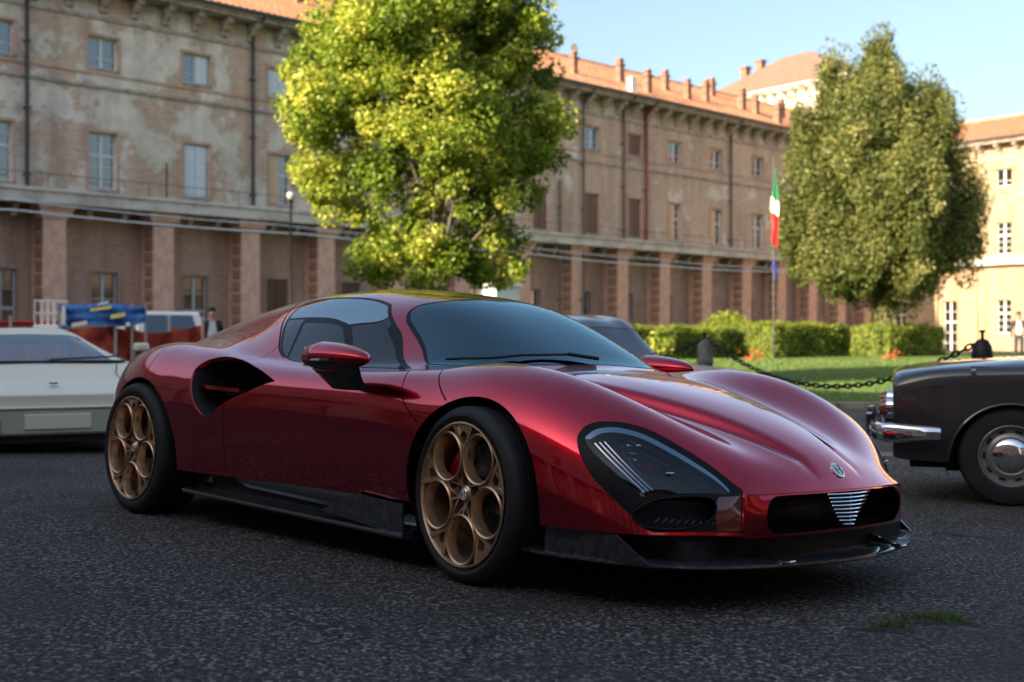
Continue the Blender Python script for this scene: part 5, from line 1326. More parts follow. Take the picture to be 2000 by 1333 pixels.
def chain(a, b, sag, label):
    a = Vector(a); b = Vector(b); L = (b - a).length; n = int(L / .085); C = thing('chain', label, 'chain', a)
    me = MB(); ring = []
    for k in range(14):
        t = 2 * math.pi * k / 14; x = .055 * math.cos(t); z = .024 * math.sin(t); ring.append((x, 0, z))
    me.tube(ring + [ring[0]], .011, 6, caps=False); lm = me.mesh('chain_link', [m_iron], True)
    for i in range(n):
        t = (i + .5) / n; p = a.lerp(b, t) - Vector((0, 0, sag * 4 * t * (1 - t))); e = 1e-3
        q = a.lerp(b, t + e) - Vector((0, 0, sag * 4 * (t + e) * (1 - t - e))); d = (q - p).normalized()
        o = link('chain_link', lm, None, C, p - a); qd = d.to_track_quat('X', 'Z'); o.rotation_mode = 'QUATERNION'; o.rotation_quaternion = qd @ Vector((1, 0, 0)).to_track_quat('X', 'Z').inverted() @ Matrix.Rotation(R(90) * (i % 2) + R(20), 4, 'X').to_quaternion()
    return C
chain(bp1 + Vector((.03, 0, 1.07)), bp2 + Vector((-.03, 0, 1.05)), .52, 'black iron chain sagging across the lawn between the bollards')
chain(Vector((-1.3, 19, gz(-1.3, 19) + 1.0)), bp1 + Vector((-.03, 0, 1.07)), .5, 'iron chain running from the domed bollard back behind the grey car')
m_globe = new_mat('lamp_globe', (.42, .44, .44), .5)
def lamp_post(px, D, top, label):
    x = (px - 1000) / 2423 * D; z = CAM_H + (661 - top) / 2423 * D; B = thing('lamp_post', label, 'street lamp', (x, D, gz(x, D)), 0); h = z - gz(x, D)
    MB().lathe([(.10, 0), (.10, .5), (.05, .6), (.035, h - .35), (.07, h - .3), (.08, h - .22), (0, h - .2)], 14, 'z').build('post', m_iron, B, True)
    MB().lathe([(0, h - .22), (.10, h - .19), (.15, h - .08), (.12, h + .02), (0, h + .06)], 16, 'z').build('globe', m_globe, B, True)
lamp_post(568, 42, 378, 'thin black lamp post with a white globe left of the near tree')
# flags on one pole
fx, fy = (1511 - 1000) / 2423 * 44, 44.0; fz = CAM_H
FL = thing('flag_pole', 'slender flag pole with a limp green white and red flag before the arcade', 'flag pole', (fx, fy, .25))
MB().lathe([(.028, 0), (.02, 7.1), (.0, 7.15)], 10, 'z').build('pole', m_pipe, FL, True)
m_fg = new_mat('flag_green', (.01, .22, .09), .7); m_fw = new_mat('flag_white', (.75, .75, .72), .7); m_fr = new_mat('flag_red', (.50, .015, .02), .7); m_fb = new_mat('flag_blue', (.02, .05, .32), .7)
def cloth(z0, z1, w0, w1, mats, name, x0=.02, lean=0.0):
    rows = 26; cols = 14; V = []; F = []
    for i in range(rows):
        t = i / (rows - 1); w = w0 + (w1 - w0) * t
        for j in range(cols):
            u = j / (cols - 1); V.append((x0 + lean * t + w * (u - .35) + .03 * math.sin(9 * t + 4 * u), .09 * math.sin(u * 11 + t * 2.5) * (.4 + w), z0 + (z1 - z0) * t - .22 * u))
    F = [(i * cols + j, i * cols + j + 1, (i + 1) * cols + j + 1, (i + 1) * cols + j) for i in range(rows - 1) for j in range(cols - 1)]
    me = pyd(name, V, F, True)
    for m_ in mats: me.materials.append(m_)
    for p in me.polygons:
        r_ = (p.index // (cols - 1)) / (rows - 1); me.polygons[p.index].material_index = min(int(r_ * len(mats)), len(mats) - 1) if len(mats) > 1 else 0
    return link(name, me, None, FL)
cloth(6.85, 4.1, .14, .30, [m_fg, m_fg, m_fw, m_fr, m_fr], 'flag')
cloth(3.6, 2.95, .12, .12, [m_fb], 'blue_flag')
# festoon cables along the arcade
def cable(pts, label, r_=.022):
    P = []
    for (a, b) in zip(pts[:-1], pts[1:]):
        A = P0 + FD * a[0] + Vector((.707, -.707, 0)) * a[2] + Vector((0, 0, a[1])); Bp = P0 + FD * b[0] + Vector((.707, -.707, 0)) * b[2] + Vector((0, 0, b[1]))
        for k in range(10):
            t = k / 10; p = A.lerp(Bp, t); p.z -= .09 * 4 * t * (1 - t) * (Bp - A).length / 11; P.append(p)
    P.append(Bp); o = MB().tube(P, r_, 5).build('cable', m_shut, None, True); tag(o, label, 'cable', 'cables strung along the arcade')
cable([(-30, 5.3, 1.4), (-8, 5.35, 1.4), (2, 5.2, 1.4), (13, 5.15, 1.4), (24, 4.95, 1.4), (34, 4.9, 1.4), (46, 5.0, 1.4)], 'upper pale cable slung along the piers of the arcade')
cable([(-30, 5.0, 1.7), (-8, 5.0, 1.7), (3, 4.9, 1.7), (14, 4.8, 1.7), (25, 4.6, 1.7), (36, 4.75, 1.7)], 'lower pale cable slung along the piers of the arcade', .03)

# ------------------------------------------------------------------ works corner on the left
def at(px, py, D): return Vector(((px - 1000) / 2423 * D, D, CAM_H + (661 - py) / 2423 * D))
m_net = new_mat('red_orange_net', (.50, .06, .025), .75); vary(m_net, (.30, .03, .02), 5, .4, .6, bump=.6)
m_banner = new_mat('blue_banner', (.008, .10, .36), .55); vary(m_banner, (.02, .20, .50), 1.3, .5, .6)
m_yel = new_mat('banner_yellow', (.72, .66, .16), .6); m_galv = new_mat('galvanised_tube', (.42, .44, .46), .45, .6)
def wavy(name, a, b, z0, z1, mat, parent=None, amp=.08, nx=40, sag=.0, seed=0):
    a = Vector(a); b = Vector(b); d = (b - a); nrm = Vector((-d.y, d.x, 0)).normalized(); V = []; F = []; nz = 7; r = random.Random(seed)
    for i in range(nx + 1):
        t = i / nx
        for j in range(nz):
            s = j / (nz - 1); p = a.lerp(b, t) + nrm * (amp * math.sin(t * 17 + s * 4 + seed) + amp * .5 * math.sin(t * 41 - s * 6)); V.append((p.x, p.y, z0 + (z1 - z0 - sag * 4 * t * (1 - t)) * s))
    F = [(i * nz + j, (i + 1) * nz + j, (i + 1) * nz + j + 1, i * nz + j + 1) for i in range(nx) for j in range(nz - 1)]
    return link(name, pyd(name, V, F, True), mat, parent)
nb = thing('barrier_netting', 'long red and orange netting fence round the works on the left', 'barrier', (0, 0, 0))
wavy('netting', at(-80, 0, 27), at(225, 0, 25.5), -.1, 1.24, m_net, nb, .10, 40, .12, 1); wavy('netting', at(205, 0, 25.4), at(395, 0, 27.5), -.1, 1.26, m_net, nb, .10, 34, .18, 2)
wavy('netting', at(330, 0, 29), at(480, 0, 31), -.05, 1.22, new_mat('orange_net', (.62, .14, .03), .75), nb, .06, 20, .1, 3)
for px, D in ((20, 26.6), (130, 25.9), (225, 25.4), (262, 26), (330, 26.8), (395, 27.4)):
    p = at(px, 0, D); MB().tube([(p.x, p.y, -.1), (p.x, p.y, 1.45)], .03, 8).build('fence_post', m_galv, nb)
bn = thing('banner', 'bright blue printed banner tied on a metal frame above the netting', 'banner', (0, 0, 0))
A_, B_ = at(118, 0, 25.2), at(283, 0, 25.2)
def zat(py, D): return CAM_H + (661 - py) / 2423 * D
V = []; F = []; n_ = 30
for i in range(n_ + 1):
    t = i / n_; p = A_.lerp(B_, t)
    zt = zat(593 + 3 * t, 25.2) - .03 * math.sin(t * 9) ; zb = zat(645 - 16 * t - 5 * math.sin(t * 6), 25.2)
    for j in range(9): V.append((p.x, p.y + .07 * math.sin(t * 13 + j * .5) + .03 * math.sin(j * 1.7), zb + (zt - zb) * j / 8))
F = [(i * 9 + j, (i + 1) * 9 + j, (i + 1) * 9 + j + 1, i * 9 + j + 1) for i in range(n_) for j in range(8)]
link('banner_cloth', pyd('banner_cloth', V, F, True), m_banner, bn)
for (x0, x1, y0, y1, mt) in ((176, 218, 603, 609, m_yel), (216, 245, 616, 624, m_yel), (190, 212, 594, 598, m_fw), (140, 170, 632, 640, m_fw), (120, 128, 598, 636, m_fw), (246, 254, 630, 638, m_fw)):
    a, b = at(x0, y1, 25.08), at(x1, y0, 25.08); k = .06 if x1 - x0 > 15 else 0
    MB().add([(a.x, a.y, a.z), (b.x, b.y, a.z + k), (b.x, b.y, b.z + k), (a.x, a.y, b.z)], [(0, 1, 2, 3)]).build('banner_print', mt, bn)
for px in (116, 130, 284, 258):
    p = at(px, 0, 25.3); MB().tube([(p.x, p.y, -.1), (p.x, p.y, zat(592, 25.3))], .025, 6).build('frame_post', m_galv, bn)
# stacked crates on a platform lift
cg = thing('platform_cage', 'pale metal platform cage standing left of the blue banner', 'platform', at(92, 0, 30) * 1.0); cg.location.z = 0
mb = MB(); z0, z1 = zat(636, 30), zat(588, 30)
for x in (-.30, -.15, 0, .15, .30):
    for y in (0, .5): mb.tube([(x, y, z0), (x, y, z1)], .018, 6)
for z in (z0, (z0 + z1) / 2, z1):
    for y in (0, .5): mb.tube([(-.32, y, z), (.32, y, z)], .02, 6)
mb.build('cage', m_framew, cg); MB().bbox(-.34, .34, -.05, .55, 0.0, z0, .03).build('platform_base', m_framew, cg)
# low red skip at the frame edge
sk = thing('skip', 'dark red open skip at the left edge behind the cream car', 'skip', at(15, 0, 33)); sk.location.z = 0
MB().prism([(-1.0, 0), (.85, 0), (1.05, 1.35), (-1.2, 1.35)], 'y', 0, 1.6).build('skip_body', new_mat('dark_red_steel', (.20, .025, .02), .6), sk)
MB().bbox(-1.25, 1.1, -.05, 1.65, 1.352, 1.42, .02).build('skip_rim', m_caliper, sk)

# white van: cab seen from the front three-quarter
def white_van():
    D = 31; p = at(312, 0, D); B = thing('van', 'small white van parked behind the netting, windscreen towards us', 'van', (p.x, p.y, 0), R(-55))
    mw = new_mat('van_white', (.72, .73, .72), .3, coat=.5)
    prof = [(-1.9, .35), (.75, .35), (.98, .5), (1.0, .95), (.86, 1.05), (.60, 1.55), (.45, 1.62), (-1.9, 1.62)]
    mb = MB(); secs = ((-.82, .93), (-.80, 1.0), (.80, 1.0), (.82, .93)); V = []
    for y, s in secs: V += [(x * (1 if s == 1 else .985), y, .35 + (z - .35) * s if z > 1 else z) for x, z in prof]
    n = len(prof); F = [(k * n + i, k * n + (i + 1) % n, (k + 1) * n + (i + 1) % n, (k + 1) * n + i) for k in range(3) for i in range(n)] + [tuple(range(n)), tuple(range(4 * n - 1, 3 * n - 1, -1))]
    mb.add(V, F).build('body', mw, B, True, ang=25)
    g = m_pane
    MB().add([(.868, -.66, 1.08), (.868, .66, 1.08), (.622, .60, 1.53), (.622, -.60, 1.53)], [(0, 1, 2, 3)]).build('windscreen', g, B)
    for s in (-1, 1):
        MB().prism([(-.10, 1.08), (.72, 1.08), (.50, 1.5), (-.10, 1.5)], 'y', .818 * s, .826 * s).build('side_window', g, B)
        MB().bbox(.96, 1.02, .55 * s - .12, .55 * s + .12, .72, .86, .01).build('headlight', m_chrome, B)
        for x in (.35, -1.3):
            w = MB().lathe([(0, -.08), (.18, -.08), (.2, -.1), (.29, -.1), (.3, -.08), (.3, .08), (0, .08)], 24, 'y').build('wheel', m_tyre, B, True, loc=(x, .72 * s, .30))
    MB().bbox(.97, 1.05, -.75, .75, .38, .56, .02).build('bumper', m_trim, B)
white_van()

# man in a dark jacket over a white shirt, walking
def person(loc, rz, label, top, shirt, hair=(.02, .014, .01)):
    B = thing('person', label, 'person', loc, rz)
    V = {'pelvis': (0, 0, .95), 'waist': (0, .0, 1.1), 'chest': (0, .01, 1.32), 'neck': (0, .01, 1.50), 'head': (.0, .03, 1.60), 'head2': (0, .03, 1.70),
         'hipL': (.09, 0, .92), 'kneeL': (.10, .10, .50), 'ankL': (.10, .0, .09), 'toeL': (.11, .18, .04), 'hipR': (-.09, 0, .92), 'kneeR': (-.10, .02, .50), 'ankR': (-.10, -.16, .10), 'toeR': (-.11, .0, .03),
         'shL': (.19, 0, 1.42), 'elL': (.25, -.05, 1.14), 'wrL': (.25, .06, .92), 'haL': (.25, .10, .83), 'shR': (-.19, 0, 1.42), 'elR': (-.25, -.04, 1.14), 'wrR': (-.26, .07, .92), 'haR': (-.26, .11, .83)}
    rad = {'pelvis': .135, 'waist': .125, 'chest': .15, 'neck': .055, 'head': .085, 'head2': .085, 'hipL': .09, 'hipR': .09, 'kneeL': .065, 'kneeR': .065, 'ankL': .045, 'ankR': .045, 'toeL': .04, 'toeR': .04,
           'shL': .07, 'shR': .07, 'elL': .048, 'elR': .048, 'wrL': .034, 'wrR': .034, 'haL': .04, 'haR': .04}
    E = [('pelvis', 'waist'), ('waist', 'chest'), ('chest', 'neck'), ('neck', 'head'), ('head', 'head2'), ('pelvis', 'hipL'), ('hipL', 'kneeL'), ('kneeL', 'ankL'), ('ankL', 'toeL'), ('pelvis', 'hipR'), ('hipR', 'kneeR'), ('kneeR', 'ankR'), ('ankR', 'toeR'),
         ('chest', 'shL'), ('shL', 'elL'), ('elL', 'wrL'), ('wrL', 'haL'), ('chest', 'shR'), ('shR', 'elR'), ('elR', 'wrR'), ('wrR', 'haR')]
    k = list(V); me = bpy.data.meshes.new('body'); me.from_pydata([V[a] for a in k], [(k.index(a), k.index(b)) for a, b in E], []); o = link('body', me, None, B)
    mo = o.modifiers.new('skin', 'SKIN'); sv = me.skin_vertices[0].data
    for i, a in enumerate(k):
        sc_ = rad[a]; sv[i].radius = (sc_ * (1.15 if a in ('chest', 'waist', 'pelvis') else 1), sc_ * (.8 if a in ('chest', 'waist', 'pelvis') else 1))
    sv[0].use_root = True
    o.modifiers.new('sub', 'SUBSURF').levels = 2; o.modifiers['sub'].render_levels = 2
    dg = bpy.context.evaluated_depsgraph_get(); em = bpy.data.meshes.new_from_object(o.evaluated_get(dg)); o.modifiers.clear(); o.data = em; em.name = 'body'; em.shade_smooth()
    skin = new_mat('skin', (.42, .24, .17), .5); tr = new_mat('trousers', (.03, .035, .05), .8); tp = new_mat('jacket', top, .8); sh_ = new_mat('shirt', shirt, .8); shoe = new_mat('shoe', (.02, .015, .012), .5)
    em.materials.clear()
    for m_ in (skin, tr, tp, sh_, shoe): em.materials.append(m_)
    for p in em.polygons:
        c = p.center
        if c.z > 1.475: i = 0
        elif c.z < .10: i = 4
        elif c.z < .90 and abs(c.x) < .2: i = 1
        elif abs(c.x) > .2 and c.z < .90: i = 0
        elif c.y > .03 and abs(c.x) < .085 and c.z > .95: i = 3
        else: i = 2
        p.material_index = i
    MB().lathe([(.0, 1.80), (.05, 1.79), (.084, 1.755), (.088, 1.71), (.082, 1.66)], 16, 'z', (0, -.008, 0)).build('hair', new_mat('dark_hair', hair, .8), B, True)
    f = MB(); f.tube([(0, .112, 1.685), (0, .132, 1.65), (0, .115, 1.64)], .012, 6); f.build('nose', skin, B, True)
    e = MB()
    for s in (-1, 1): e.lathe([(0, .012), (.009, .008), (.012, 0)], 8, 'y', (.03 * s, .104, 1.685))
    e.build('eye', m_trim, B); MB().tube([(-.022, .111, 1.605), (0, .116, 1.602), (.022, .111, 1.605)], .005, 5).build('mouth', m_caliper, B)
    for s in (-1, 1): MB().lathe([(0, .01), (.016, .006), (.022, -.004), (0, -.01)], 10, 'x', (.085 * s, .02, 1.665)).build('ear', skin, B, True)
    return B
pm = at(414, 0, 29.5); person((pm.x, pm.y, gz(pm.x, pm.y)), R(205), 'man in a dark navy jacket over a white shirt walking behind the red coupe', (.012, .018, .045), (.62, .66, .72))
pm = at(512, 0, 33); person((pm.x, pm.y, gz(pm.x, pm.y) - .1), R(150), 'dark haired person mostly hidden behind the red roof', (.03, .03, .035), (.05, .05, .06))
pm = at(1990, 0, 44); person((pm.x, pm.y, .12), R(160), 'visitor in a dark top beyond the saloon at the right edge', (.03, .032, .04), (.5, .5, .5))

# white panel van box / kiosk in front of the arcade right of the near tree
kp = at(985, 0, 52); K = thing('white_kiosk', 'plain white panel kiosk under the arcade right of the near tree', 'kiosk', (kp.x, kp.y, .1), R(45))
MB().bbox(-1.0, .4, -.5, .5, 0, 3.0, .04).build('kiosk_panel', m_shut, K); MB().bbox(-1.1, .5, -.6, .6, 3.002, 3.12, .02).build('kiosk_roof', m_frame, K)
# ------------------------------------------------------------------ the other cars
def bsurf(rows, w=.75):
    P = np.array(rows, float); nv = P.shape[1]; mir = P[:, 1:, :][:, ::-1] * np.array([1, -1, 1]); full = np.concatenate([mir, P], 1)
    full = _icp(full, w); full = np.swapaxes(_icp(np.swapaxes(full, 0, 1), w), 0, 1)
    full = np.concatenate([(2 * full[:1] - full[1:2]), full, (2 * full[-1:] - full[-2:-1])], 0); full = np.concatenate([(2 * full[:, :1] - full[:, 1:2]), full, (2 * full[:, -1:] - full[:, -2:-1])], 1)
    nr = P.shape[0]
    def S_(u, v):
        u = np.clip(np.asarray(u, float), 0, nr - 1 - 1e-9); vv = np.clip(np.asarray(v, float), 0, nv - 1 - 1e-9) + nv - 1
        i = u.astype(int); j = vv.astype(int); bu = _bas(u - i); bv = _bas(vv - j); out = np.zeros(u.shape + (3,))
        for a in range(4):
            for b in range(4): out += (bu[..., a] * bv[..., b])[..., None] * full[i + a, j + b]
        return out
    def N_(u, v):
        e = 3e-3; a = S_(u + e, v) - S_(u - e, v); b = S_(u, v + e) - S_(u, v - e); n = np.cross(a, b); L = np.linalg.norm(n, axis=-1, keepdims=True); L[L < 1e-12] = 1
        return n / L
    return S_, N_, nr, nv
def saloon(name, label, paint, loc, rz, tilt=0.0, sz=1.0):
    """a 1960s three-box saloon; x forward, origin under the rear axle"""
    # columns: centre, roof edge, glass base, shoulder, waist, mid, sill
    def row(x, zc, yr, zr, yg, zg, ys, zs, yw, zw, ym=None, zm=.45, yb=None, zb=.26): 
        ym = ym or yw; yb = yb or ym - .05
        return [(x, 0, zc), (x, yr * .55, zc - (zc - zr) * .25), (x, yr, zr), (x, yg, zg), (x, ys, zs), (x, yw, zw), (x, ym, zm), (x, yb, zb)]
    rows = [row(-0.706, .80, .50, .795, .62, .785, .70, .76, .735, .68, .74, .45, .72, .30),
            row(-0.672, .845, .50, .84, .62, .83, .715, .80, .765, .71, .77, .45, .75, .28),
            row(-0.521, .875, .50, .87, .64, .862, .745, .84, .79, .74, .80, .45, .77, .27),
            row(-0.252, .905, .50, .90, .64, .89, .76, .865, .80, .76, .815, .45, .785, .26),
            row(.25, .935, .50, .93, .645, .918, .77, .875, .805, .77, .82, .46, .79, .25),
            row(.42, .97, .50, .96, .63, .925, .77, .88, .808, .77, .82, .46, .79, .25),
            row(.62, 1.16, .50, 1.12, .64, .95, .775, .885, .81, .775, .82, .46, .79, .25),
            row(.80, 1.36, .50, 1.31, .63, 1.02, .78, .89, .812, .78, .82, .46, .79, .25),
            row(.98, 1.42, .52, 1.375, .65, 1.0, .78, .89, .815, .78, .825, .46, .79, .25),
            row(1.3, 1.44, .54, 1.395, .67, .95, .785, .89, .82, .78, .825, .46, .79, .25),
            row(1.65, 1.435, .54, 1.39, .67, .95, .785, .89, .82, .78, .825, .46, .79, .25),
            row(1.90, 1.40, .52, 1.36, .67, .96, .785, .89, .82, .78, .825, .46, .79, .25),
            row(2.05, 1.34, .51, 1.29, .66, .96, .782, .89, .818, .78, .825, .46, .79, .25),
            row(2.27, 1.12, .52, 1.07, .66, .935, .78, .885, .815, .775, .825, .46, .79, .25),
            row(2.45, .95, .52, .935, .65, .92, .775, .88, .81, .77, .822, .46, .79, .25),
            row(2.65, .915, .50, .91, .64, .90, .77, .87, .808, .765, .82, .46, .79, .25),
            row(3.05, .88, .48, .88, .62, .88, .755, .855, .80, .75, .812, .46, .785, .26),
            row(3.35, .835, .46, .84, .60, .845, .73, .825, .78, .73, .795, .45, .77, .27),
            row(3.48, .77, .45, .775, .58, .78, .70, .765, .75, .69, .765, .45, .745, .29)]
    S_, N_, nr, nv = bsurf(rows); nu, nv_ = 150, 60
    U, V = np.meshgrid(np.linspace(0, nr - 1, nu), np.linspace(0, nv - 1, nv_), indexing='ij'); uv = np.stack([U.ravel(), V.ravel()], 1)
    F = [(i * nv_ + j, (i + 1) * nv_ + j, (i + 1) * nv_ + j + 1, i * nv_ + j + 1) for i in range(nu - 1) for j in range(nv_ - 1)]
    s = Shell(uv, S_, N_, F, 'body'); B = thing(name, label, 'car', loc, rz)
    s.cut(lambda uv, P: np.hypot(P[:, 0], P[:, 2] - .27) - .37, ('body',), 'hole'); s.cut(lambda uv, P: np.hypot(P[:, 0] - 2.62, P[:, 2] - .27) - .37, ('body',), 'hole')
    def yz(x0, x1, z0, z1, fn=None): return None
    # side glass, and the two screens
    def side(uv, P):
        x, z = P[:, 0], P[:, 2]; v = uv[:, 1]; xr = .70 + (z - .95) * .45; xf = 2.17 - (z - .95) * .48
        return np.maximum.reduce([(v - 2.93) * .2, xr + .05 - x, x - xf + .04, (2.22 - v) * .2])
    s.cut(side, ('body',), 'side_window')
    s.cut(lambda uv, P: np.abs(P[:, 0] - 1.36) - .03, ('side_window',), 'body2')
    s.cut(lambda uv, P: np.maximum.reduce([np.abs(P[:, 1]) - .53, (12.2 - uv[:, 0]) * .2, (uv[:, 0] - 13.75) * .2]), ('body',), 'windscreen')
    s.cut(lambda uv, P: np.maximum.reduce([np.abs(P[:, 1]) - .50, (5.25 - uv[:, 0]) * .2, (uv[:, 0] - 7.1) * .2]), ('body',), 'rear_window')
    # boot seam, fuel flap, door seams
    s.cut(lambda uv, P: np.maximum(np.abs(P[:, 2] - (.742 + .0 * P[:, 0])) - .0035, P[:, 0] - .25), ('body',), 'gap')
    def box_line(cx, cz, hx, hz, w):
        return lambda uv, P: np.abs(np.maximum(np.abs(P[:, 0] - cx) - hx, np.abs(P[:, 2] - cz) - hz)) - w + (uv[:, 1] < 3.5) * 1
    s.cut(box_line(-.19, .815, .08, .055, .003), ('body',), 'gap')
    s.cut(lambda uv, P: np.maximum(np.minimum(np.abs(P[:, 0] - .70), np.minimum(np.abs(P[:, 0] - 1.36), np.abs(P[:, 0] - 2.17))) - .003, np.maximum(P[:, 2] - .93, .32 - P[:, 2])), ('body',), 'gap')
    def b2(lab, nm, mat, rim=.01, off=0.0):
        d = s.take(lab, 1, rim, off)
        if d: 
            V, N, F = join_d(d, mirror(d)); me = bpy.data.meshes.new(nm); me.from_pydata(V, [], F); me.update(); me.shade_smooth(); me.normals_split_custom_set_from_vertices(N); link(nm, me, mat, B)
    b2('body', 'body', paint, .02); b2('body2', 'door_pillar', paint, .01); b2('gap', 'shut_line', m_gap, 0, -.006); b2('side_window', 'side_window', m_carglass, .004, -.004); b2('windscreen', 'windscreen', m_carglass, .004, -.004); b2('rear_window', 'rear_window', m_carglass, .004, -.004)
    # closed ends
    for u, nm in ((0, 'tail_panel'), (nr - 1, 'front_panel')):
        tp = S_(np.full(40, u), np.linspace(0, nv - 1, 40)); V = [tuple(p) for p in tp] + [(p[0], -p[1], p[2]) for p in tp]
        link(nm, pyd(nm, V, [tuple(range(40)) + tuple(range(79, 39, -1))]), paint, B)
    MB().box(-.6, 3.3, -.66, .66, .22, .40).build('floor_pan', m_matt, B)
    MB().box(-.50, .55, -.60, .60, .40, .78).build('boot_floor', m_matt, B)
    for sd_ in (-1, 1):
        for cx in (0, 2.62):
            wl = bpy.data.objects.new('wheel', None); COL.objects.link(wl); wl.parent = B; wl.location = (cx, .70 * sd_, .315); wl.rotation_euler = (0, 0, R(180) if sd_ > 0 else 0)
            MB().lathe([(.185, -.075), (.20, -.088), (.26, -.092), (.30, -.080), (.315, -.06), (.316, .06), (.30, .08), (.2, .08)], 48, 'y').build('tyre', m_tyre, wl, True)
            rb = MB().lathe([(.192, -.070), (.198, -.082), (.190, -.088), (.182, -.078), (.172, -.050), (.150, -.048), (.138, -.062), (.118, -.068), (.10, -.060), (.0, -.058)], 48, 'y').build('rim', m_rimgrey, wl, True)
            for k in range(10):
                a = R(36 * k); MB().bbox(-.022, .022, -.004, .004, -.008, .008, .002).build('rim_slot', m_gap, rb, loc=(.155 * math.cos(a), -.0505, .155 * math.sin(a)), rot=(0, -a + R(90), 0))
            MB().lathe([(.108, -.062), (.106, -.072), (.09, -.084), (.05, -.092), (.0, -.095)], 40, 'y').build('hub_cap', m_chrome, wl, True)
            mb = MB(); V = []; n = 20
            for y in (-.09, .30):
                for i in range(n + 1):
                    a = R(-15) + i * R(210) / n; V.append((.385 * math.cos(a), y + .0, .385 * math.sin(a) - .04))
            mb.add(V, [(i, i + 1, n + 2 + i, n + 1 + i) for i in range(n)] + [tuple(n + 1 + i for i in range(n + 1))]); mb.build('wheel_housing', m_matt, wl, True)
        # bright arch lip
        mb = MB(); pts = []
        for i in range(25):
            a = R(4) + i * R(172) / 24; x, z = .372 * math.cos(a), .27 + .372 * math.sin(a); k = max(0, min(1, (z - .45) / .35)); pts.append((x, (.826 - .02 * k) * sd_, z))
        mb.tube(pts, .009, 6).build('arch_lip', paint, B, True)
        # rear lamps and bumper corners
        MB().lathe([(0, -.10), (.045, -.09), (.062, -.05), (.066, .02), (.066, .05)], 20, 'x', (-.70, .62 * sd_, .60)).build('tail_lamp', m_amber, B, True)
        MB().lathe([(.066, -.048), (.074, -.03), (.074, .02)], 20, 'x', (-.70, .62 * sd_, .60)).build('lamp_ring', m_chrome, B, True)
        MB().lathe([(0, .06), (.08, .05), (.10, .0)], 24, 'x', (3.46, .58 * sd_, .64)).build('headlight', m_chrome, B, True)
        MB().lathe([(0, -.012), (.016, -.010), (.018, 0)], 12, 'y' if sd_ < 0 else 'y', (-.22, .798 * sd_, .842)).build('fuel_cap', m_chrome, B, True)
    def bump(x, dirn):
        path = [(x + dirn * -.36, -.86), (x + dirn * -.10, -.855), (x, -.78), (x + dirn * .05, -.5), (x + dirn * .06, 0), (x + dirn * .05, .5), (x, .78), (x + dirn * -.10, .855), (x + dirn * -.36, .86)]
        V = []; F = []; prof = [(0, -.06), (.028, -.045), (.034, .02), (.02, .05), (0, .06)]
        pp = spline2(path, False, 4); k = len(prof)
        for i, (px, py) in enumerate(pp):
            a = pp[max(i - 1, 0)]; b = pp[min(i + 1, len(pp) - 1)]; t = b - a; t = t / np.linalg.norm(t); nx, ny = (-t[1], t[0]) ; sg = 1 if (nx * dirn > 0 or ny * py > 0) else -1
            sg = 1 if (np.array([nx, ny]) @ np.array([px - (x - dirn * 1.2), py])) > 0 else -1
            taper = min(1, (i + 2) / 6, (len(pp) + 1 - i) / 6)
            for o, z in prof: V.append((px + nx * sg * o, py + ny * sg * o, .45 + z * (.55 + .45 * taper)))
        F = [(i * k + j, i * k + j + 1, (i + 1) * k + j + 1, (i + 1) * k + j) for i in range(len(pp) - 1) for j in range(k - 1)]
        MB().add(V, F).build('bumper', m_chrome, B, True)
        for y in (-.45, .45): MB().bbox(x + dirn * .08 - .02, x + dirn * .08 + .03, y - .03, y + .03, .38, .56, .012).build('overrider', m_chrome, B, True)
    bump(-.78, -1); bump(3.56, 1)
    # seats seen through the glass
    for x in (1.35, .55):
        for y in ((-.33, .33) if x > 1 else (0,)): MB().bbox(x - .08, x + .04, y - (.25 if x > 1 else .58), y + (.25 if x > 1 else .58), .55, 1.08, .04).build('seat', m_trim, B)
    MB().tube([(2.51, -.45, .955), (2.37, -.1, 1.03)], .008, 5).build('wiper', m_iron, B); MB().tube([(2.51, .15, .955), (2.37, .5, 1.03)], .008, 5).build('wiper', m_iron, B)
    m_ = MB(); m_.bbox(2.02, 2.08, -.98, -.84, .98, 1.06, .015); m_.tube([(2.05, -.90, .98), (2.05, -.80, .90)], .008, 5); m_.build('door_mirror', m_chrome, B)
    return B
m_carglass = glass_mat('car_glass', (.35, .42, .42), 2.2)
m_rimgrey = new_mat('painted_steel_rim', (.30, .30, .29), .35, .5)
m_amber = new_mat('lamp_amber_red', (.25, .06, .03), .15, coat=.8)
m_dkcar = new_mat('dark_brown_grey_paint', (.036, .033, .036), .22, coat=.9); m_dkcar.node_tree.nodes['Principled BSDF'].inputs['Coat Roughness'].default_value = .06
m_blcar = new_mat('slate_paint', (.10, .11, .12), .3, .4, coat=.8)
# dark saloon: tail at the right edge, nose out of the frame
wpos = at(1975, 0, 7.75); ang = R(-17)
perp = Vector((math.sin(ang), -math.cos(ang), 0)) * .79
SAL = saloon('saloon_car', 'dark grey brown classic saloon cut by the right edge, chrome bumper and hub caps', m_dkcar, (wpos.x - perp.x, wpos.y - perp.y, gz(wpos.x, wpos.y)), ang)
# grey car behind the coupe: only its screen and bonnet show over the red wing
GC = saloon('saloon_car', 'pale slate grey saloon behind the coupe with only roof and windscreen showing', m_blcar, (-.47, 13.4, gz(.5, 13) + .02), R(-48))
GC.scale = (.95, 1, .90)

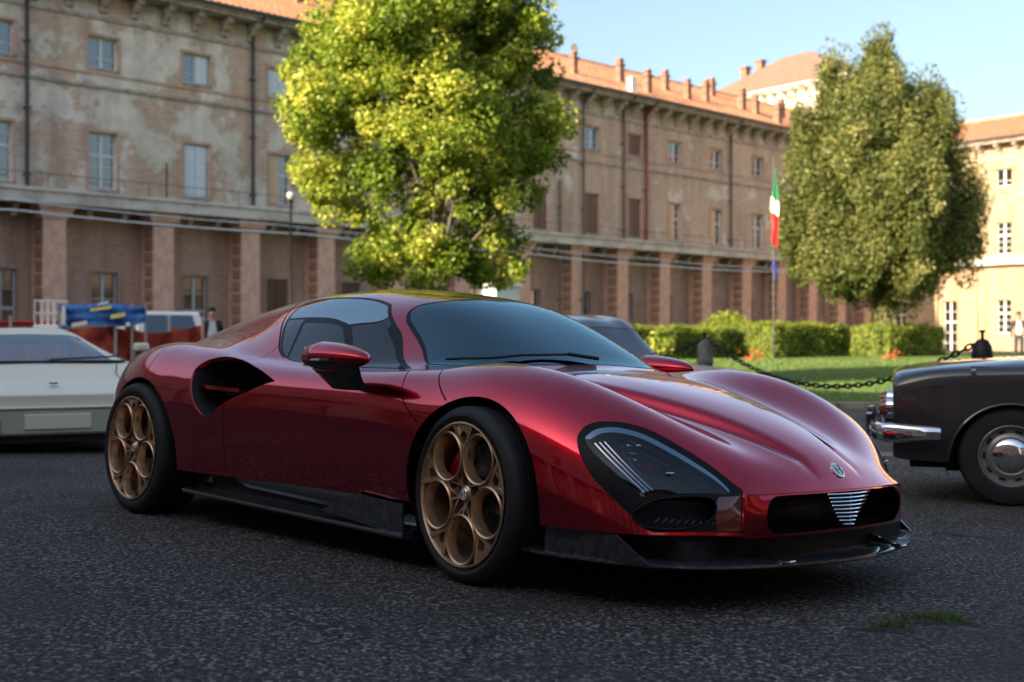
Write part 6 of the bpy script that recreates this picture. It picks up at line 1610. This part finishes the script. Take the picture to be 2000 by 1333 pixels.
# cream wedge-shaped coupe on the left, built of flat folded planes
def shell_obj2(name, d, mat, parent):
    V, N, F = d; me = bpy.data.meshes.new(name); me.from_pydata(V, [], F); me.update(); me.shade_smooth(); me.normals_split_custom_set_from_vertices(N); return link(name, me, mat, parent)
def wedge():
    D = 10.6; B = thing('wedge_coupe', 'cream white wedge shaped coupe cut by the left edge, facing the camera', 'sports car', (at(112, 0, D).x, D, gz(-3.9, D)), R(-63))
    mc = new_mat('cream_paint', (.86, .80, .62), .42, coat=.12); mg = m_carglass2
    # x forward (towards the camera), half sections: (x, [(y, z)...]) centre to sill
    secs = [(0.0, [(0, .50), (.55, .50), (.86, .49), (.93, .44), (.95, .35)]),
            (-.06, [(0, .525), (.55, .525), (.88, .515), (.95, .45), (.965, .34)]),
            (-.80, [(0, .665), (.55, .66), (.86, .67), (.97, .60), (.985, .30)]),
            (-1.38, [(0, .745), (.55, .74), (.82, .745), (.985, .68), (.995, .26)]),
            (-1.46, [(0, .765), (.55, .755), (.80, .755), (.985, .69), (.995, .26)]),
            (-2.35, [(0, 1.06), (.36, 1.05), (.50, 1.0), (.98, .74), (1.0, .25)]),
            (-2.75, [(0, 1.10), (.36, 1.09), (.52, 1.03), (.98, .76), (1.0, .25)]),
            (-3.7, [(0, 1.02), (.45, 1.02), (.66, .96), (1.0, .80), (1.02, .25)]),
            (-4.1, [(0, .92), (.45, .92), (.70, .90), (.96, .80), (.98, .30)])]
    rows = []
    for x, q in secs[::-1]:
        qq = [(x, y, z) for y, z in q]
        mid_ = lambda A, B, t: tuple(A[k] + (B[k] - A[k]) * t for k in range(3))
        rows.append([qq[0], mid_(qq[0], qq[1], .6), qq[1], mid_(qq[1], qq[2], .55), qq[2], mid_(qq[2], qq[3], .5), qq[3], mid_(qq[3], qq[4], .5), qq[4]])
    S_, N_, nr, nv = bsurf(rows, .55); nu, nv_ = 110, 60
    U, Vv = np.meshgrid(np.linspace(0, nr - 1, nu), np.linspace(0, nv - 1, nv_), indexing='ij'); uv = np.stack([U.ravel(), Vv.ravel()], 1)
    sw = Shell(uv, S_, N_, [(i * nv_ + j, (i + 1) * nv_ + j, (i + 1) * nv_ + j + 1, i * nv_ + j + 1) for i in range(nu - 1) for j in range(nv_ - 1)], 'body')
    for cx in (-.80, -3.35): sw.cut(lambda uv, P, cx=cx: np.maximum(np.hypot(P[:, 0] - cx, P[:, 2] - .30) - .355, .70 - np.abs(P[:, 1])), ('body',), 'hole')
    sw.cut(lambda uv, P: np.maximum.reduce([uv[:, 1] - 3.2, 3.05 - uv[:, 0], uv[:, 0] - 4.15]) * .2, ('body',), 'windscreen')
    sw.cut(lambda uv, P: np.maximum.reduce([uv[:, 1] - 5.5, 4.35 - uv[:, 1], 1.9 - uv[:, 0], uv[:, 0] - 3.9]) * .2, ('body',), 'side_window')
    for lab, mt in (('body', mc), ('windscreen', mg), ('side_window', mg)):
        d_ = sw.take(lab, 1, .012, -.002 if lab != 'body' else 0)
        if d_: shell_obj2(lab, join_d(d_, mirror(d_)), mt, B)
    MB().bbox(-.12, .012, -.93, .93, .36, .512, .012).build('nose_panel', mc, B)
    # black cowl strip and seams
    mb = MB(); mb.box(-1.475, -1.40, -.80, .80, .757, .772); mb.build('cowl_strip', m_matt, B)
    for s in (-1, 1):
        MB().tube([(-.72, .60 * s, .6655), (-1.39, .72 * s, .752)], .004, 4).build('bonnet_seam', m_gap, B)
        MB().tube([(-.1, .60 * s, .533), (-.72, .60 * s, .6655)], .004, 4).build('bonnet_seam', m_gap, B)
        # side lamp pod with clear lens on the wing top, and fog lamps at the nose
        MB().prism([(-.22, .552), (-.50, .607), (-.52, .62), (-.20, .562)], 'y', (.64 * s if s > 0 else -.88), (.88 if s > 0 else .64 * s)).build('lamp_lens', m_pane2, B)
        c = MB().bbox(-.03, .006, .70 * s - .16, .70 * s + .16, .40, .47, .01); c.build('indicator', m_lampgrey, B)
        for x in (-.80, -3.35):
            wl = MB().lathe([(0, -.09), (.19, -.09), (.2, -.1), (.31, -.1), (.325, -.08), (.325, .1), (0, .1)], 36, 'y').build('wheel', m_tyre, B, True, loc=(x, .87 * s, .325))
    # bumper moulding, licence plinth, chin
    mb = MB(); mb.bbox(-.35, .045, -.97, .97, .165, .385, .02); mb.build('bumper', new_mat('bumper_beige', (.50, .49, .37), .45), B)
    MB().bbox(.02, .058, -.93, .93, .386, .41, .01).build('bumper_strip', mc, B)
    MB().bbox(.040, .060, -.27 - .0, .27, .215, .345, .006).build('plate_plinth', mc, B)
    MB().bbox(.040, .062, -.92, -.45, .19, .30, .006).build('bumper_duct', m_shutt2, B); MB().bbox(.040, .062, .45, .92, .19, .30, .006).build('bumper_duct', m_shutt2, B)
    MB().box(-.9, -.02, -.85, .85, .10, .166).build('chin_spoiler', m_matt, B); MB().box(-4.0, -.9, -.8, .8, .14, .26).build('floor_pan', m_matt, B)
    MB().bbox(-.30, -.24, -.035, .035, .588, .60, .004).build('badge', m_gap, B)
    w = MB().tube([(-1.43, .1, .78), (-1.52, .75, .81)], .008, 5); w.build('wiper', m_iron, B)
    MB().bbox(-2.0, -1.6, .1, .6, .72, .80, .02).build('dashboard', m_trim, B)
    mm = MB().bbox(-2.0, -1.85, .98, 1.12, .86, .94, .02); mm.build('door_mirror', mc, B)
    return B
m_carglass2 = glass_mat('pale_screen_glass', (.30, .45, .50), 2.8)
m_pane2 = new_mat('lens_grey', (.30, .34, .38), .1, .4, coat=1.0)
m_shutt2 = new_mat('tan_lens', (.32, .27, .18), .4)
wedge()
